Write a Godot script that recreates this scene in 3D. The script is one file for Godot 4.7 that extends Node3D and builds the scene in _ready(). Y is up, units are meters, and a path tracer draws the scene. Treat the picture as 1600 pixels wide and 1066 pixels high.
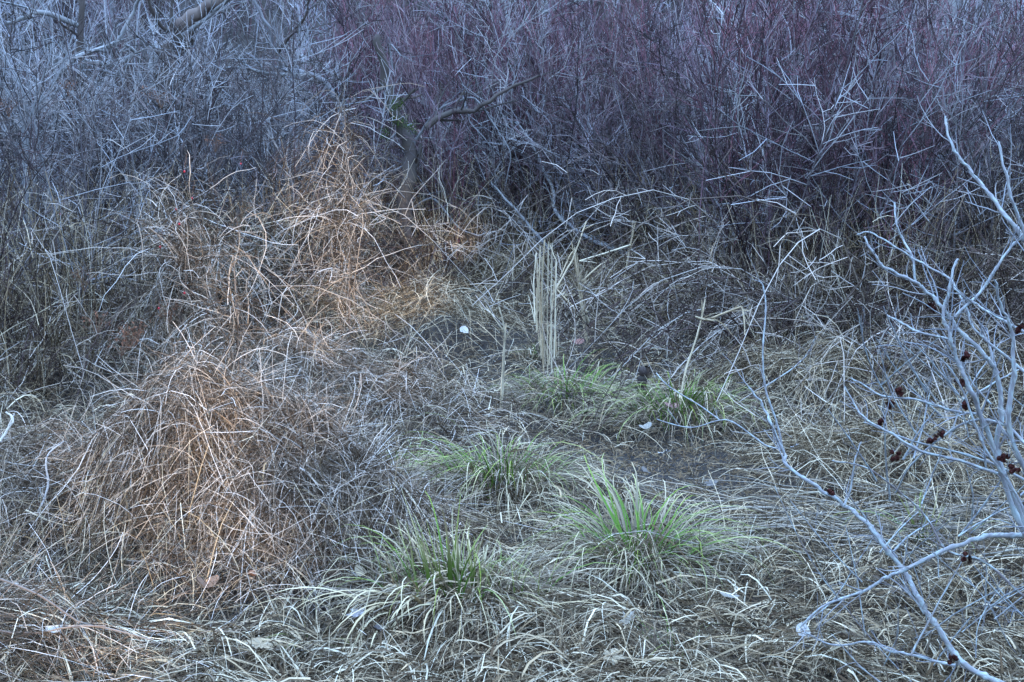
extends Node3D

# ---------------------------------------------------------------- constants
const F := 1931.0            # focal length in photograph pixels (1600 wide)
const CAM_H := 2.42
const PITCH := -0.2176       # radians, looking down
const STEP := 0.1            # terrain grid
const GX0 := -16.0
const GZ0 := -36.0
const GNX := 321
const GNZ := 401

var rng := RandomNumberGenerator.new()
var fn := FastNoiseLite.new()
var soil := PackedFloat32Array()
var cover := PackedFloat32Array()
var mats := {}
var used := {}

# ---------------------------------------------------------------- mesh buffer
class Buf:
	var v := PackedVector3Array()
	var n := PackedVector3Array()
	var c := PackedColorArray()
	var i := PackedInt32Array()

	func tube(pts: PackedVector3Array, r0: float, r1: float, col: Color, k: int = 3, jit: float = 0.12, power: float = 1.0, rg: RandomNumberGenerator = null) -> void:
		var m := pts.size()
		if m < 2:
			return
		var base := v.size()
		var side := Vector3.UP.cross(pts[1] - pts[0])
		if side.length_squared() < 1e-8:
			side = Vector3.RIGHT
		for a in m:
			var d := (pts[mini(a + 1, m - 1)] - pts[maxi(a - 1, 0)]).normalized()
			side = (side - d * side.dot(d)).normalized()
			var up := d.cross(side)
			var t := float(a) / float(m - 1)
			var r := lerpf(r0, r1, pow(t, power))
			var cc := col
			if rg != null and jit > 0.0:
				var f := 1.0 + rg.randf_range(-jit, jit)
				cc = Color(col.r * f, col.g * f, col.b * f)
			for s in k:
				var an := TAU * s / k
				var nn := side * cos(an) + up * sin(an)
				v.append(pts[a] + nn * r)
				n.append(nn)
				c.append(cc)
		for a in m - 1:
			for s in k:
				var s2 := (s + 1) % k
				var p := base + a * k + s
				var q := base + a * k + s2
				i.append(p); i.append(p + k); i.append(q)
				i.append(q); i.append(p + k); i.append(q + k)

	# flat blade: w at each end and in the middle, col0 at the base to col1 at the tip
	func ribbon(pts: PackedVector3Array, w0: float, w1: float, side0: Vector3, col0: Color, col1: Color) -> void:
		var m := pts.size()
		if m < 2:
			return
		var base := v.size()
		for a in m:
			var d := (pts[mini(a + 1, m - 1)] - pts[maxi(a - 1, 0)]).normalized()
			var s := (side0 - d * side0.dot(d)).normalized()
			var t := float(a) / float(m - 1)
			var w := lerpf(w0, w1, t) * 0.5
			var nn := s.cross(d)
			var cc := col0.lerp(col1, t)
			v.append(pts[a] - s * w); v.append(pts[a] + s * w)
			n.append(nn); n.append(nn)
			c.append(cc); c.append(cc)
		for a in m - 1:
			var p := base + a * 2
			i.append(p); i.append(p + 2); i.append(p + 1)
			i.append(p + 1); i.append(p + 2); i.append(p + 3)

	func tri(a: Vector3, b: Vector3, d: Vector3, col: Color) -> void:
		var nn := (d - a).cross(b - a).normalized()
		var s := v.size()
		v.append(a); v.append(b); v.append(d)
		for k in 3:
			n.append(nn); c.append(col); i.append(s + k)

	func mesh(mat: Material) -> ArrayMesh:
		var arr := []
		arr.resize(Mesh.ARRAY_MAX)
		arr[Mesh.ARRAY_VERTEX] = v
		arr[Mesh.ARRAY_NORMAL] = n
		arr[Mesh.ARRAY_COLOR] = c
		arr[Mesh.ARRAY_INDEX] = i
		var am := ArrayMesh.new()
		am.add_surface_from_arrays(Mesh.PRIMITIVE_TRIANGLES, arr)
		am.surface_set_material(0, mat)
		return am

# ---------------------------------------------------------------- naming
func numbered(called: String) -> String:
	var k: int = used.get(called, 0)
	used[called] = k + 1
	return called if k == 0 else "%s_%03d" % [called, k]

func tag(o: Node, label: String, category: String, group := "", kind := "") -> void:
	o.set_meta("label", label)
	o.set_meta("category", category)
	if group != "":
		o.set_meta("group", group)
	if kind != "":
		o.set_meta("kind", kind)

func thing(called: String, label: String, category: String, where: Vector3, group := "") -> Node3D:
	var o := Node3D.new()
	o.name = numbered(called)
	add_child(o)
	o.position = where
	tag(o, label, category, group)
	return o

func part(called: String, me: Mesh, parent: Node3D, kind := "") -> MeshInstance3D:
	var o := MeshInstance3D.new()
	o.name = called
	o.mesh = me
	parent.add_child(o, true)
	if kind != "":
		o.set_meta("kind", kind)
	return o

func whole(called: String, me: Mesh, label: String, category: String, group := "", kind := "") -> MeshInstance3D:
	var o := MeshInstance3D.new()
	o.name = numbered(called)
	o.mesh = me
	add_child(o)
	tag(o, label, category, group, kind)
	return o

# ---------------------------------------------------------------- photograph pixel -> point at forward distance d
func at(px: float, py: float, d: float) -> Vector3:
	var x := (px - 800.0) / F
	var y := -(py - 533.0) / F
	var cp := cos(PITCH)
	var sp := sin(PITCH)
	var dy := y * cp - sp * -1.0 * 1.0
	dy = y * cp + sp
	var dz := y * sp - cp
	var k := d / -dz
	return Vector3(x * k, CAM_H + dy * k, -d)

func on_ground(px: float, py: float) -> Vector3:
	var d := 3.5
	var p := at(px, py, d)
	while d < 34.0:
		p = at(px, py, d)
		if p.y <= soil_at(p.x, p.z) + 0.04:
			break
		d += 0.04
	p.y = soil_at(p.x, p.z)
	return p

# ---------------------------------------------------------------- terrain
# mounds: x, z, rx, rz, soil height, loft of the tangle above it
var mounds := [
	[-1.62, -6.05, 0.55, 0.62, 0.42, 0.48],
	[-1.12, -5.95, 0.42, 0.58, 0.30, 0.34],
	[-0.70, -5.85, 0.36, 0.50, 0.20, 0.24],
	[-2.50, -6.05, 0.65, 0.62, 0.26, 0.30],
	[-1.55, -8.50, 0.70, 0.70, 0.26, 0.30],
	[-0.85, -8.05, 0.75, 0.70, 0.14, 0.16],
	[-0.70, -10.7, 0.75, 0.70, 0.26, 0.34],
	[2.20, -8.60, 0.85, 0.60, 0.18, 0.28],
	[3.30, -8.80, 0.90, 0.70, 0.20, 0.30],
	[-2.00, -4.45, 0.55, 0.45, 0.18, 0.20],
	[2.20, -7.10, 0.60, 0.42, 0.12, 0.18],
	[2.15, -11.2, 0.90, 0.60, 0.20, 0.35],
	[1.15, -12.0, 0.80, 0.60, 0.15, 0.35],
	[-3.20, -9.30, 0.90, 0.80, 0.20, 0.25],
	[-1.9, -11.3, 0.90, 0.70, 0.20, 0.22],
	[0.20, -13.0, 0.90, 0.60, 0.20, 0.35],
	[4.30, -11.0, 1.00, 0.70, 0.20, 0.35],
	# hummocks of the sedges
	[0.62, -5.62, 0.22, 0.20, 0.13, 0.02],
	[-0.05, -6.80, 0.24, 0.20, 0.10, 0.02],
	[0.32, -8.55, 0.30, 0.24, 0.13, 0.02],
	[1.15, -8.20, 0.36, 0.24, 0.14, 0.02],
	[-0.20, -5.15, 0.40, 0.18, 0.10, 0.02],
]

func raw_heights(x: float, z: float) -> Vector2:
	var s := 0.0
	var l := 0.1
	for m in mounds:
		var dx: float = (x - m[0]) / m[2]
		var dz: float = (z - m[1]) / m[3]
		var q := dx * dx + dz * dz
		if q < 7.0:
			var e := exp(-q)
			s = maxf(s, m[4] * e) + 0.25 * minf(s, m[4] * e)
			l = maxf(l, m[5] * e) + 0.25 * minf(l, m[5] * e)
	l = maxf(0.03, l + 0.09 * fn.get_noise_2d(x * 22.0 + 50.0, z * 22.0) + (0.16 * fn.get_noise_2d(x * 14.0, z * 14.0 + 90.0) if l > 0.15 else 0.0))
	# the wooded slope behind the thicket
	var back := maxf(0.0, -z - 19.0)
	s += 0.42 * back * smoothstep(0.0, 6.0, back)
	# side slopes added out of view to block low light from the sky
	s += minf(22.0, 0.62 * maxf(0.0, absf(x) - 14.5 - 0.15 * maxf(0.0, -z - 18.0)))
	s += 0.05 * fn.get_noise_2d(x * 9.0, z * 9.0) + 0.02 * fn.get_noise_2d(x * 40.0, z * 40.0)
	if back > 0.0:
		s += 0.5 * fn.get_noise_2d(x * 3.0, z * 3.0) * smoothstep(0.0, 6.0, back)
	return Vector2(s, s + l)

func build_grid() -> void:
	soil.resize(GNX * GNZ)
	cover.resize(GNX * GNZ)
	for b in GNZ:
		for a in GNX:
			var h := raw_heights(GX0 + a * STEP, GZ0 + b * STEP)
			soil[b * GNX + a] = h.x
			cover[b * GNX + a] = h.y

func grid_at(g: PackedFloat32Array, x: float, z: float) -> float:
	var fx := clampf((x - GX0) / STEP, 0.0, GNX - 1.01)
	var fz := clampf((z - GZ0) / STEP, 0.0, GNZ - 1.01)
	var a := int(fx)
	var b := int(fz)
	fx -= a
	fz -= b
	var k := b * GNX + a
	return lerpf(lerpf(g[k], g[k + 1], fx), lerpf(g[k + GNX], g[k + GNX + 1], fx), fz)

func soil_at(x: float, z: float) -> float:
	return grid_at(soil, x, z)

func cover_at(x: float, z: float) -> float:
	return grid_at(cover, x, z)

func build_ground() -> void:
	var xs := PackedFloat32Array()
	var zs := PackedFloat32Array()
	for q in [-160.0, -110.0, -75.0, -50.0, -35.0, -25.0, -20.0]:
		xs.append(q)
	for k in 201:
		xs.append(-16.0 + k * 0.16)
	for q in [20.0, 25.0, 35.0, 50.0, 75.0, 110.0, 160.0]:
		xs.append(q)
	for q in [-220.0, -150.0, -110.0, -80.0, -65.0, -55.0, -48.0, -42.0]:
		zs.append(q)
	for k in 226:
		zs.append(-36.0 + k * 0.16)
	for q in [2.0, 5.0, 9.0, 14.0, 20.0, 30.0, 45.0, 70.0, 110.0, 160.0]:
		zs.append(q)
	var st := SurfaceTool.new()
	st.begin(Mesh.PRIMITIVE_TRIANGLES)
	for z in zs:
		for x in xs:
			st.set_smooth_group(0)
			st.add_vertex(Vector3(x, raw_heights(x, maxf(z, -48.0)).x, z))
	var w := xs.size()
	for b in zs.size() - 1:
		for a in w - 1:
			var k := b * w + a
			for q in [k, k + 1, k + w, k + 1, k + w + 1, k + w]: # clockwise from above
				st.add_index(q)
	st.generate_normals()
	st.set_material(mats.soil)
	var o := MeshInstance3D.new()
	o.name = "ground"
	o.mesh = st.commit()
	add_child(o)
	tag(o, "dark wet soil under the dead grass rising to a wooded slope", "ground", "", "structure")

# ---------------------------------------------------------------- materials
func vmat(called: String, rough: float, spec := 0.4, back := 0.0) -> StandardMaterial3D:
	var m := StandardMaterial3D.new()
	m.resource_name = called
	m.vertex_color_use_as_albedo = true
	m.roughness = rough
	m.metallic_specular = spec
	m.cull_mode = BaseMaterial3D.CULL_DISABLED
	if back > 0.0:
		m.backlight_enabled = true
		m.backlight = Color(back, back, back)
	return m

func noise_tex(freq: float, seed_: int, ramp: Array, normal := false) -> NoiseTexture2D:
	var t := NoiseTexture2D.new()
	var f := FastNoiseLite.new()
	f.seed = seed_
	f.frequency = freq
	f.fractal_octaves = 5
	t.width = 512
	t.height = 512
	t.seamless = true
	t.noise = f
	if normal:
		t.as_normal_map = true
		t.bump_strength = 6.0
	else:
		var g := Gradient.new()
		g.offsets = PackedFloat32Array([0.2, 0.5, 0.8])
		g.colors = PackedColorArray(ramp)
		t.color_ramp = g
	return t

func build_materials() -> void:
	mats.straw = vmat("dry straw", 0.9, 0.12)
	mats.blade = vmat("sedge blade", 0.85, 0.1, 0.3)
	mats.twig = vmat("twig bark", 0.95, 0.08)
	mats.bark = vmat("smooth bark", 0.85, 0.2)
	mats.leaf = vmat("dead leaf", 0.9, 0.15, 0.3)
	mats.needle = vmat("conifer needles", 0.7, 0.3)
	var s := StandardMaterial3D.new()
	s.resource_name = "wet soil"
	s.albedo_texture = noise_tex(0.03, 5, [Color(0.08, 0.065, 0.05), Color(0.15, 0.12, 0.09), Color(0.26, 0.21, 0.15)])
	s.normal_enabled = true
	s.normal_texture = noise_tex(0.05, 9, [], true)
	s.uv1_triplanar = true
	s.uv1_world_triplanar = true
	s.uv1_scale = Vector3(1.3, 1.3, 1.3)
	s.roughness = 0.85
	mats.soil = s

# ---------------------------------------------------------------- curves
func rv() -> Vector3:
	return Vector3(rng.randf_range(-1, 1), rng.randf_range(-1, 1), rng.randf_range(-1, 1))

func tint(c: Color, lo: float, hi: float) -> Color:
	var f := rng.randf_range(lo, hi)
	var w := rng.randf_range(-0.06, 0.06)
	return Color(c.r * f * (1.0 + w), c.g * f, c.b * f * (1.0 - w))

func smooth(p: PackedVector3Array, sub: int) -> PackedVector3Array:
	var out := PackedVector3Array()
	var m := p.size()
	for a in m - 1:
		for k in sub:
			out.append(p[a].cubic_interpolate(p[a + 1], p[maxi(a - 1, 0)], p[mini(a + 2, m - 1)], float(k) / sub))
	out.append(p[m - 1])
	return out

# a stem that wanders from p along d
func wander(p: Vector3, d: Vector3, length: float, segs: int, curl: float, pull: float) -> PackedVector3Array:
	var out := PackedVector3Array()
	var step := length / segs
	var bend := rv() * curl
	out.append(p)
	for a in segs:
		d = (d + bend + rv() * curl * 0.6 + Vector3(0, -pull, 0)).normalized()
		p += d * step
		var s := soil_at(p.x, p.z) + 0.01
		if p.y < s:
			p.y = s
			d.y = absf(d.y) * 0.2
		out.append(p)
	return out

# a stem lying over the ground cover
func lying(x: float, z: float, heading: float, length: float, segs: int, u: float, arch: float, turn: float) -> PackedVector3Array:
	var out := PackedVector3Array()
	var step := length / segs
	var w := rng.randf_range(-turn, turn)
	var tilt := rng.randf_range(-arch, arch)
	for a in segs + 1:
		var t := float(a) / segs
		var s := soil_at(x, z)
		var y := lerpf(s, cover_at(x, z), u) + arch * 4.0 * t * (1.0 - t) * 0.5 + tilt * (t - 0.5) + 0.012
		out.append(Vector3(x, maxf(y, s + 0.004), z))
		heading += w + rng.randf_range(-turn, turn) * 0.5
		x += cos(heading) * step
		z += sin(heading) * step
	return out

const STRAW := [Color(0.50, 0.385, 0.24), Color(0.38, 0.29, 0.18), Color(0.085, 0.06, 0.037), Color(0.12, 0.084, 0.05), Color(0.66, 0.55, 0.38), Color(0.06, 0.042, 0.027), Color(0.16, 0.12, 0.08), Color(0.075, 0.053, 0.033)]
const VINE := [Color(0.48, 0.38, 0.285), Color(0.34, 0.255, 0.18), Color(0.10, 0.07, 0.047), Color(0.07, 0.049, 0.034), Color(0.66, 0.56, 0.46), Color(0.16, 0.115, 0.08), Color(0.055, 0.039, 0.027), Color(0.085, 0.058, 0.039)]

func pick(a: Array) -> Color:
	return a[rng.randi() % a.size()]

# ---------------------------------------------------------------- ground cover
func half_width(d: float) -> float:
	return 0.43 * d + 0.5

func matted_grass() -> void:
	var b := Buf.new()
	for k in 66000:
		var d := 1.0 / lerpf(1.0 / 4.0, 1.0 / 15.0, rng.randf())
		var x := rng.randf_range(-1, 1) * half_width(d)
		var z := -d
		# the bare muddy hollow keeps only thin litter
		var q := minf(pow((x - 1.25) / 1.0, 2) + pow((z + 7.2) / 0.75, 2), pow((x + 1.2) / 0.5, 2) + pow((z + 5.2) / 0.32, 2))
		var bare := q < 1.0 + 0.8 * fn.get_noise_2d(x * 40.0, z * 40.0)
		if bare and rng.randf() < 0.78:
			continue
		if cover_at(x, z) - soil_at(x, z) > 0.2 and rng.randf() < 0.75:
			continue
		var big := rng.randf() < (0.07 if d > 5.8 else 0.16) and not bare
		var le := rng.randf_range(0.1, 0.36) if not bare else rng.randf_range(0.04, 0.2)
		var hd := rng.randf() * TAU
		if rng.randf() < 0.7:
			hd = fn.get_noise_2d(x * 9.0 + 200.0, z * 9.0) * 9.0 + rng.randfn(0.0, 0.5)
		var pts := lying(x, z, hd, le, 4, rng.randf() * 1.05, rng.randf_range(0.0, 0.12), 0.15)
		var c := tint(pick(STRAW), 0.7, 1.2) if not bare else tint(pick(STRAW), 0.6, 1.1)
		var w := (rng.randf_range(0.002, 0.004) if not big else rng.randf_range(0.006, 0.011)) * (1.0 if d < 8.0 else 1.35)
		b.ribbon(pts, w, w * 0.5, Vector3(rng.randf_range(-1, 1), rng.randf_range(-0.6, 0.6), rng.randf_range(-1, 1)), c, tint(c, 0.85, 1.15))
	for k in 3500:
		var a := rng.randf() * TAU
		var r := sqrt(rng.randf()) * 1.15
		var pts := lying(1.25 + cos(a) * r * 1.0, -7.2 + sin(a) * r * 0.75, rng.randf() * TAU, rng.randf_range(0.015, 0.1), 2, rng.randf() * 0.3, rng.randf_range(0.0, 0.05), 0.3)
		var c := tint(Color(0.19, 0.135, 0.082), 0.6, 1.3)
		b.ribbon(pts, rng.randf_range(0.003, 0.012), 0.003, rv(), c, c)
	whole("matted_grass", b.mesh(mats.straw), "pale flattened dead grass matted over the marsh floor", "grass", "", "stuff")

func upright_grass() -> void:
	# thin stems standing and leaning out of the mat
	var b := Buf.new()
	for k in 5000:
		var d := 1.0 / lerpf(1.0 / 5.0, 1.0 / 14.0, rng.randf())
		var x := rng.randf_range(-1, 1) * half_width(d)
		var z := -d
		var px := 800.0 + x / d * F
		if pow((x - 1.2) / 1.1, 2) + pow((z + 7.2) / 1.0, 2) < 1.0 or (d < 9.5 and px > 620.0 and px < 1150.0 and rng.randf() < 0.85):
			continue
		var p := Vector3(x, soil_at(x, z), z)
		var le := rng.randf_range(0.15, 0.5) + 0.4 * (cover_at(x, z) - p.y)
		var pts := wander(p, Vector3(rng.randf_range(-0.7, 0.7), 1.0, rng.randf_range(-0.7, 0.7)).normalized(), le, 5, 0.16, 0.12)
		var c := tint(pick(STRAW), 0.7, 1.15)
		var w := rng.randf_range(0.0032, 0.006)
		b.ribbon(pts, w, w * 0.4, rv(), c, tint(c, 0.9, 1.15))
	whole("standing_grass", b.mesh(mats.straw), "thin dead grass stems standing out of the mat", "grass", "", "stuff")

func vine_mound(label: String, list: Array, count: int, cols: Array, singles: int, thick := 1.0, down := 0.45) -> void:
	var c0: Array = mounds[list[0]]
	var root := thing("vine_mound", label, "vine tangle", Vector3(c0[0], soil_at(c0[0], c0[1]), c0[1]))
	var b := Buf.new()
	var e := 0.1
	for k in count + singles:
		var m: Array = mounds[list[rng.randi() % list.size()]]
		var x: float = m[0] + rng.randfn(0.0, 0.62) * m[2]
		var z: float = m[1] + rng.randfn(0.0, 0.62) * m[3]
		var single := k >= count
		var u := 1.0 - pow(rng.randf(), 1.6) * 0.95 if not single else rng.randf_range(1.0, 1.12)
		var pts: PackedVector3Array
		if rng.randf() < 0.5:
			var hd := rng.randf() * TAU
			if rng.randf() < down:
				var gx := cover_at(x + e, z) - cover_at(x - e, z)
				var gz := cover_at(x, z + e) - cover_at(x, z - e)
				hd = atan2(-gz, -gx) + rng.randfn(0.0, 0.45)
			pts = lying(x, z, hd, rng.randf_range(0.15, 0.55), 5, u, rng.randf_range(0.0, 0.12), 0.17)
		else:
			var p := Vector3(x, lerpf(soil_at(x, z), cover_at(x, z), u), z)
			pts = wander(p, (rv() + Vector3(0, 0.7, 0)).normalized(), rng.randf_range(0.12, 0.45), 5, 0.22, 0.2)
		for a in pts.size():
			pts[a] -= root.position
		var c := tint(pick(cols), 0.7, 1.2)
		if single:
			var sb := Buf.new()
			sb.tube(smooth(pts, 2), rng.randf_range(0.0014, 0.0024) * thick, 0.0011, c, 4, 0.15, 1.0, rng)
			part("vine", sb.mesh(mats.straw), root)
		else:
			var w := rng.randf_range(0.002, 0.0037) * thick
			b.ribbon(pts, w, w * 0.55, rv(), c, tint(c, 0.85, 1.2))
	part("tangle", b.mesh(mats.straw), root, "stuff")

# vines that climb a dead sapling: a loose leaning column of looping stems
func vine_column(base: Vector3, top: Vector3, rad: float, count: int, label: String, cols: Array) -> void:
	var root := thing("vine_column", label, "vine", base)
	var axis := top - base
	var mid := axis * 0.5 + Vector3(rng.randf_range(-0.06, 0.06), 0, rng.randf_range(-0.06, 0.06))
	var sp := Buf.new()
	var ap := smooth(PackedVector3Array([Vector3.ZERO, mid, axis]), 4)
	sp.tube(ap, 0.012, 0.004, Color(0.2, 0.16, 0.13), 5, 0.15, 1.0, rng)
	part("stem", sp.mesh(mats.twig), root)
	# side shoots of the sapling that the vines hang on
	var axes := [[Vector3.ZERO, axis]]
	for k in 6:
		var t0 := rng.randf_range(0.1, 0.6)
		var p0 := axis * t0
		axes.append([p0, p0 + axis * rng.randf_range(0.2, 0.45) + Vector3(rng.randfn(0, 1), 0, rng.randfn(0, 1)) * rad * 0.9])
	var b := Buf.new()
	for k in count:
		var ax: Array = axes[0] if rng.randf() < 0.35 else axes[rng.randi() % axes.size()]
		var a0: Vector3 = ax[0]
		var a1: Vector3 = ax[1]
		var t := rng.randf()
		var r := rad * (0.28 + 0.25 * sin(t * 7.0 + a0.y * 5.0))
		var p := a0.lerp(a1, t) + Vector3(rng.randfn(0, 0.5) * r, rng.randfn(0, 0.04), rng.randfn(0, 0.5) * r)
		var pts := PackedVector3Array()
		var d: Vector3
		var le := rng.randf_range(0.12, 0.4)
		var fall := 0.16
		if rng.randf() < 0.35:
			# long loose hanging end
			le = rng.randf_range(0.4, 0.9)
			fall = 0.3
		d = (rv() + Vector3(0, 0.4, 0)).normalized()
		var bend := rv() * 0.3
		pts.append(p)
		for a in 7:
			d = (d + bend + rv() * 0.28 + Vector3(0, -fall, 0)).normalized()
			p += d * le / 7.0
			p.y = maxf(p.y, 0.02)
			pts.append(p)
		var c := tint(pick(cols), 0.6, 1.15)
		var w := rng.randf_range(0.0034, 0.006)
		b.ribbon(pts, w, w * 0.5, rv(), c, tint(c, 0.9, 1.15))
	part("tangle", b.mesh(mats.straw), root, "stuff")

# straw and canes sagging at the foot of the thicket
func thicket_foot() -> void:
	var b := Buf.new()
	for k in 14000:
		var px := rng.randf_range(-120, 1720)
		var d := foot_distance(px) + rng.randf_range(-0.4, 2.8)
		var x := (px - 800.0) / F * d
		var z := -d
		# drapes come in patches, with dark hollows between them
		var patch := fn.get_noise_2d(x * 13.0 + 30.0, z * 8.0)
		var upright := rng.randf() < 0.5
		if not upright and patch < rng.randf_range(-0.25, 0.15):
			continue
		var top := 0.85 + 0.9 * patch
		var p := Vector3(x, soil_at(x, z) + (pow(rng.randf(), 1.3) * top if not upright else 0.0), z)
		var pts: PackedVector3Array
		if upright:
			pts = wander(p, Vector3(rng.randf_range(-0.35, 0.35), 1.0, rng.randf_range(-0.35, 0.35)).normalized(), rng.randf_range(0.5, 1.7), 7, 0.07, 0.02)
		else:
			pts = wander(p, (rv() + Vector3(0, 0.55, 0)).normalized(), rng.randf_range(0.3, 0.9), 6, 0.22, 0.2)
		var c := tint(pick(STRAW), 0.6, 1.05)
		var w := rng.randf_range(0.004, 0.007)
		b.ribbon(pts, w, w * 0.5, rv(), c, tint(c, 0.85, 1.15))
	whole("straw_tangle", b.mesh(mats.straw), "grey dead straw sagging over the foot of the thicket", "grass", "", "stuff")

# forward distance of the thicket's front edge for a bearing (photograph column)
func foot_distance(px: float) -> float:
	var xs := [-200.0, 0.0, 200.0, 420.0, 600.0, 900.0, 1050.0, 1200.0, 1400.0, 1800.0]
	var ds := [8.6, 8.8, 9.6, 11.2, 13.0, 13.6, 12.0, 10.2, 9.7, 9.5]
	for k in xs.size() - 1:
		if px <= xs[k + 1]:
			return lerpf(ds[k], ds[k + 1], clampf((px - xs[k]) / (xs[k + 1] - xs[k]), 0, 1))
	return 9.5

# ---------------------------------------------------------------- shrubs
func grow(b: Buf, p: Vector3, d: Vector3, length: float, segs: int, r0: float, r1: float, col: Color, curl: float, rise: float) -> PackedVector3Array:
	var pts := PackedVector3Array()
	var bend := rv() * curl * 0.5
	pts.append(p)
	for a in segs:
		d = (d + bend + rv() * curl + Vector3(0, rise, 0)).normalized()
		p += d * length / segs
		pts.append(p)
	b.tube(pts, r0, r1, col, 3, 0.15, 1.0, rng)
	return pts

# one stem with its side shoots
func stem_into(b: Buf, at_: Vector3, yaw: float, h: float, lean: float, r: float, col: Color, shoot: Color, n1: int, n2: int, spread: float, curl: float, rise: float, len1: float) -> void:
	var d := Vector3(lean * cos(yaw), 1.0, lean * sin(yaw)).normalized()
	var c := tint(col, 0.7, 1.3)
	var pts := grow(b, at_, d, h, 8, r, r * 0.35, c, curl, rise)
	for k in n1:
		var t := rng.randf_range(0.2, 1.0)
		var a := t * 8.0
		var i0 := mini(int(a), 7)
		var p := pts[i0].lerp(pts[i0 + 1], a - i0)
		var dd := (pts[i0 + 1] - pts[i0]).normalized()
		var out := (dd + rv().normalized() * spread).normalized()
		var l := len1 * rng.randf_range(0.5, 1.2) * (1.15 - 0.6 * t)
		var sc := tint(shoot, 0.6, 1.4)
		var q := grow(b, p, out, l, 4, r * 0.5 * (1.1 - 0.5 * t), 0.0026, sc, curl * 1.5, rise * 1.5)
		for k2 in n2:
			var a2 := rng.randf_range(0.8, 4.0)
			var j := mini(int(a2), 3)
			var p2 := q[j].lerp(q[j + 1], a2 - j)
			var o2 := ((q[j + 1] - q[j]).normalized() + rv().normalized() * spread * 1.1).normalized()
			grow(b, p2, o2, l * rng.randf_range(0.25, 0.6), 2, 0.0034, 0.0022, tint(sc, 0.8, 1.3), curl * 1.5, rise * 2.0)

# arching cane that bows back to the ground
func cane_into(b: Buf, at_: Vector3, yaw: float, h: float, r: float, col: Color) -> void:
	var c := tint(col, 0.6, 1.3)
	var pts := PackedVector3Array()
	var p := at_
	var f := Vector3(cos(yaw), 0, sin(yaw))
	var d := (f * rng.randf_range(0.1, 0.5) + Vector3.UP).normalized()
	pts.append(p)
	var L := h * 1.7
	for a in 10:
		d = (d + f * 0.12 + Vector3(0, -0.17 - 0.06 * a * rng.randf(), 0) + rv() * 0.12).normalized()
		p += d * L / 10.0
		p.y = maxf(p.y, 0.05)
		pts.append(p)
	b.tube(pts, r, r * 0.4, c, 3, 0.15, 1.0, rng)
	for k in 13:
		var a := rng.randf_range(2.0, 9.9)
		var i0 := int(a)
		var pp := pts[i0].lerp(pts[i0 + 1], a - i0)
		var q := grow(b, pp, (rv() + f * 0.3 + Vector3(0, 0.3, 0)).normalized(), rng.randf_range(0.2, 0.6), 4, r * 0.5, 0.0024, tint(col, 0.6, 1.35), 0.24, -0.1)
		for k2 in 2:
			var j := rng.randi_range(1, 3)
			grow(b, q[j], rv().normalized(), rng.randf_range(0.1, 0.25), 2, 0.003, 0.002, tint(col, 0.7, 1.35), 0.2, -0.05)

var bushes := {}
const DOGWOOD := [Color(0.15, 0.095, 0.105), Color(0.20, 0.092, 0.105), Color(0.31, 0.275, 0.275), Color(0.08, 0.05, 0.054), Color(0.22, 0.16, 0.165), Color(0.05, 0.035, 0.038)]
const GREYS := [Color(0.22, 0.20, 0.19), Color(0.34, 0.32, 0.305), Color(0.075, 0.064, 0.06), Color(0.11, 0.09, 0.088), Color(0.05, 0.042, 0.04), Color(0.085, 0.062, 0.062), Color(0.15, 0.12, 0.11)]
const CANES := [Color(0.38, 0.31, 0.24), Color(0.11, 0.083, 0.065), Color(0.46, 0.39, 0.32), Color(0.08, 0.056, 0.05), Color(0.055, 0.04, 0.033)]

func bush_mesh(kind: String, n: int, rad: float) -> ArrayMesh:
	var b := Buf.new()
	var a0 := rng.randf() * TAU
	for k in n:
		var a := a0 + TAU * k / n + rng.randf_range(-0.4, 0.4)
		var r := rad * sqrt(rng.randf())
		var p := Vector3(cos(a) * r, 0, sin(a) * r)
		var yaw := a + rng.randf_range(-0.5, 0.5)
		var s := rng.randf_range(0.75, 1.15)
		match kind:
			"dogwood":
				stem_into(b, p, yaw, rng.randf_range(2.3, 3.3) * s, rng.randf_range(0.02, 0.3), 0.0085, pick(DOGWOOD), pick(DOGWOOD), 15, 3, 0.75, 0.10, 0.04, 0.85)
			"grey":
				stem_into(b, p, yaw, rng.randf_range(2.0, 3.2) * s, rng.randf_range(0.1, 0.6), 0.010, pick(GREYS), pick(GREYS), 14, 4, 1.0, 0.14, 0.02, 0.9)
			"cane":
				cane_into(b, p, yaw, rng.randf_range(1.0, 2.0) * s, 0.0062, pick(CANES))
			"sapling":
				stem_into(b, p, yaw, rng.randf_range(3.5, 5.0) * s, rng.randf_range(0.0, 0.2), 0.02, Color(0.36, 0.35, 0.35), Color(0.34, 0.32, 0.33), 22, 5, 0.8, 0.09, 0.05, 1.3)
	return b.mesh(mats.twig)

func build_stems() -> void:
	for kind in [["dogwood", 10, 11, 0.42], ["grey", 9, 8, 0.38], ["cane", 9, 9, 0.35], ["sapling", 6, 2, 0.15]]:
		bushes[kind[0]] = []
		for k in kind[1]:
			bushes[kind[0]].append(bush_mesh(kind[0], kind[2], kind[3]))

func shrub(called: String, label: String, category: String, group: String, kind: String, x: float, z: float) -> void:
	var set_: Array = bushes[kind]
	var o := whole(called, set_[rng.randi() % set_.size()], label, category, group)
	o.position = Vector3(x, soil_at(x, z) - 0.03, z)
	o.rotation.y = rng.randf() * TAU
	var s := rng.randf_range(0.85, 1.15)
	o.scale = Vector3(s, s * rng.randf_range(0.9, 1.1), s)

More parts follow.
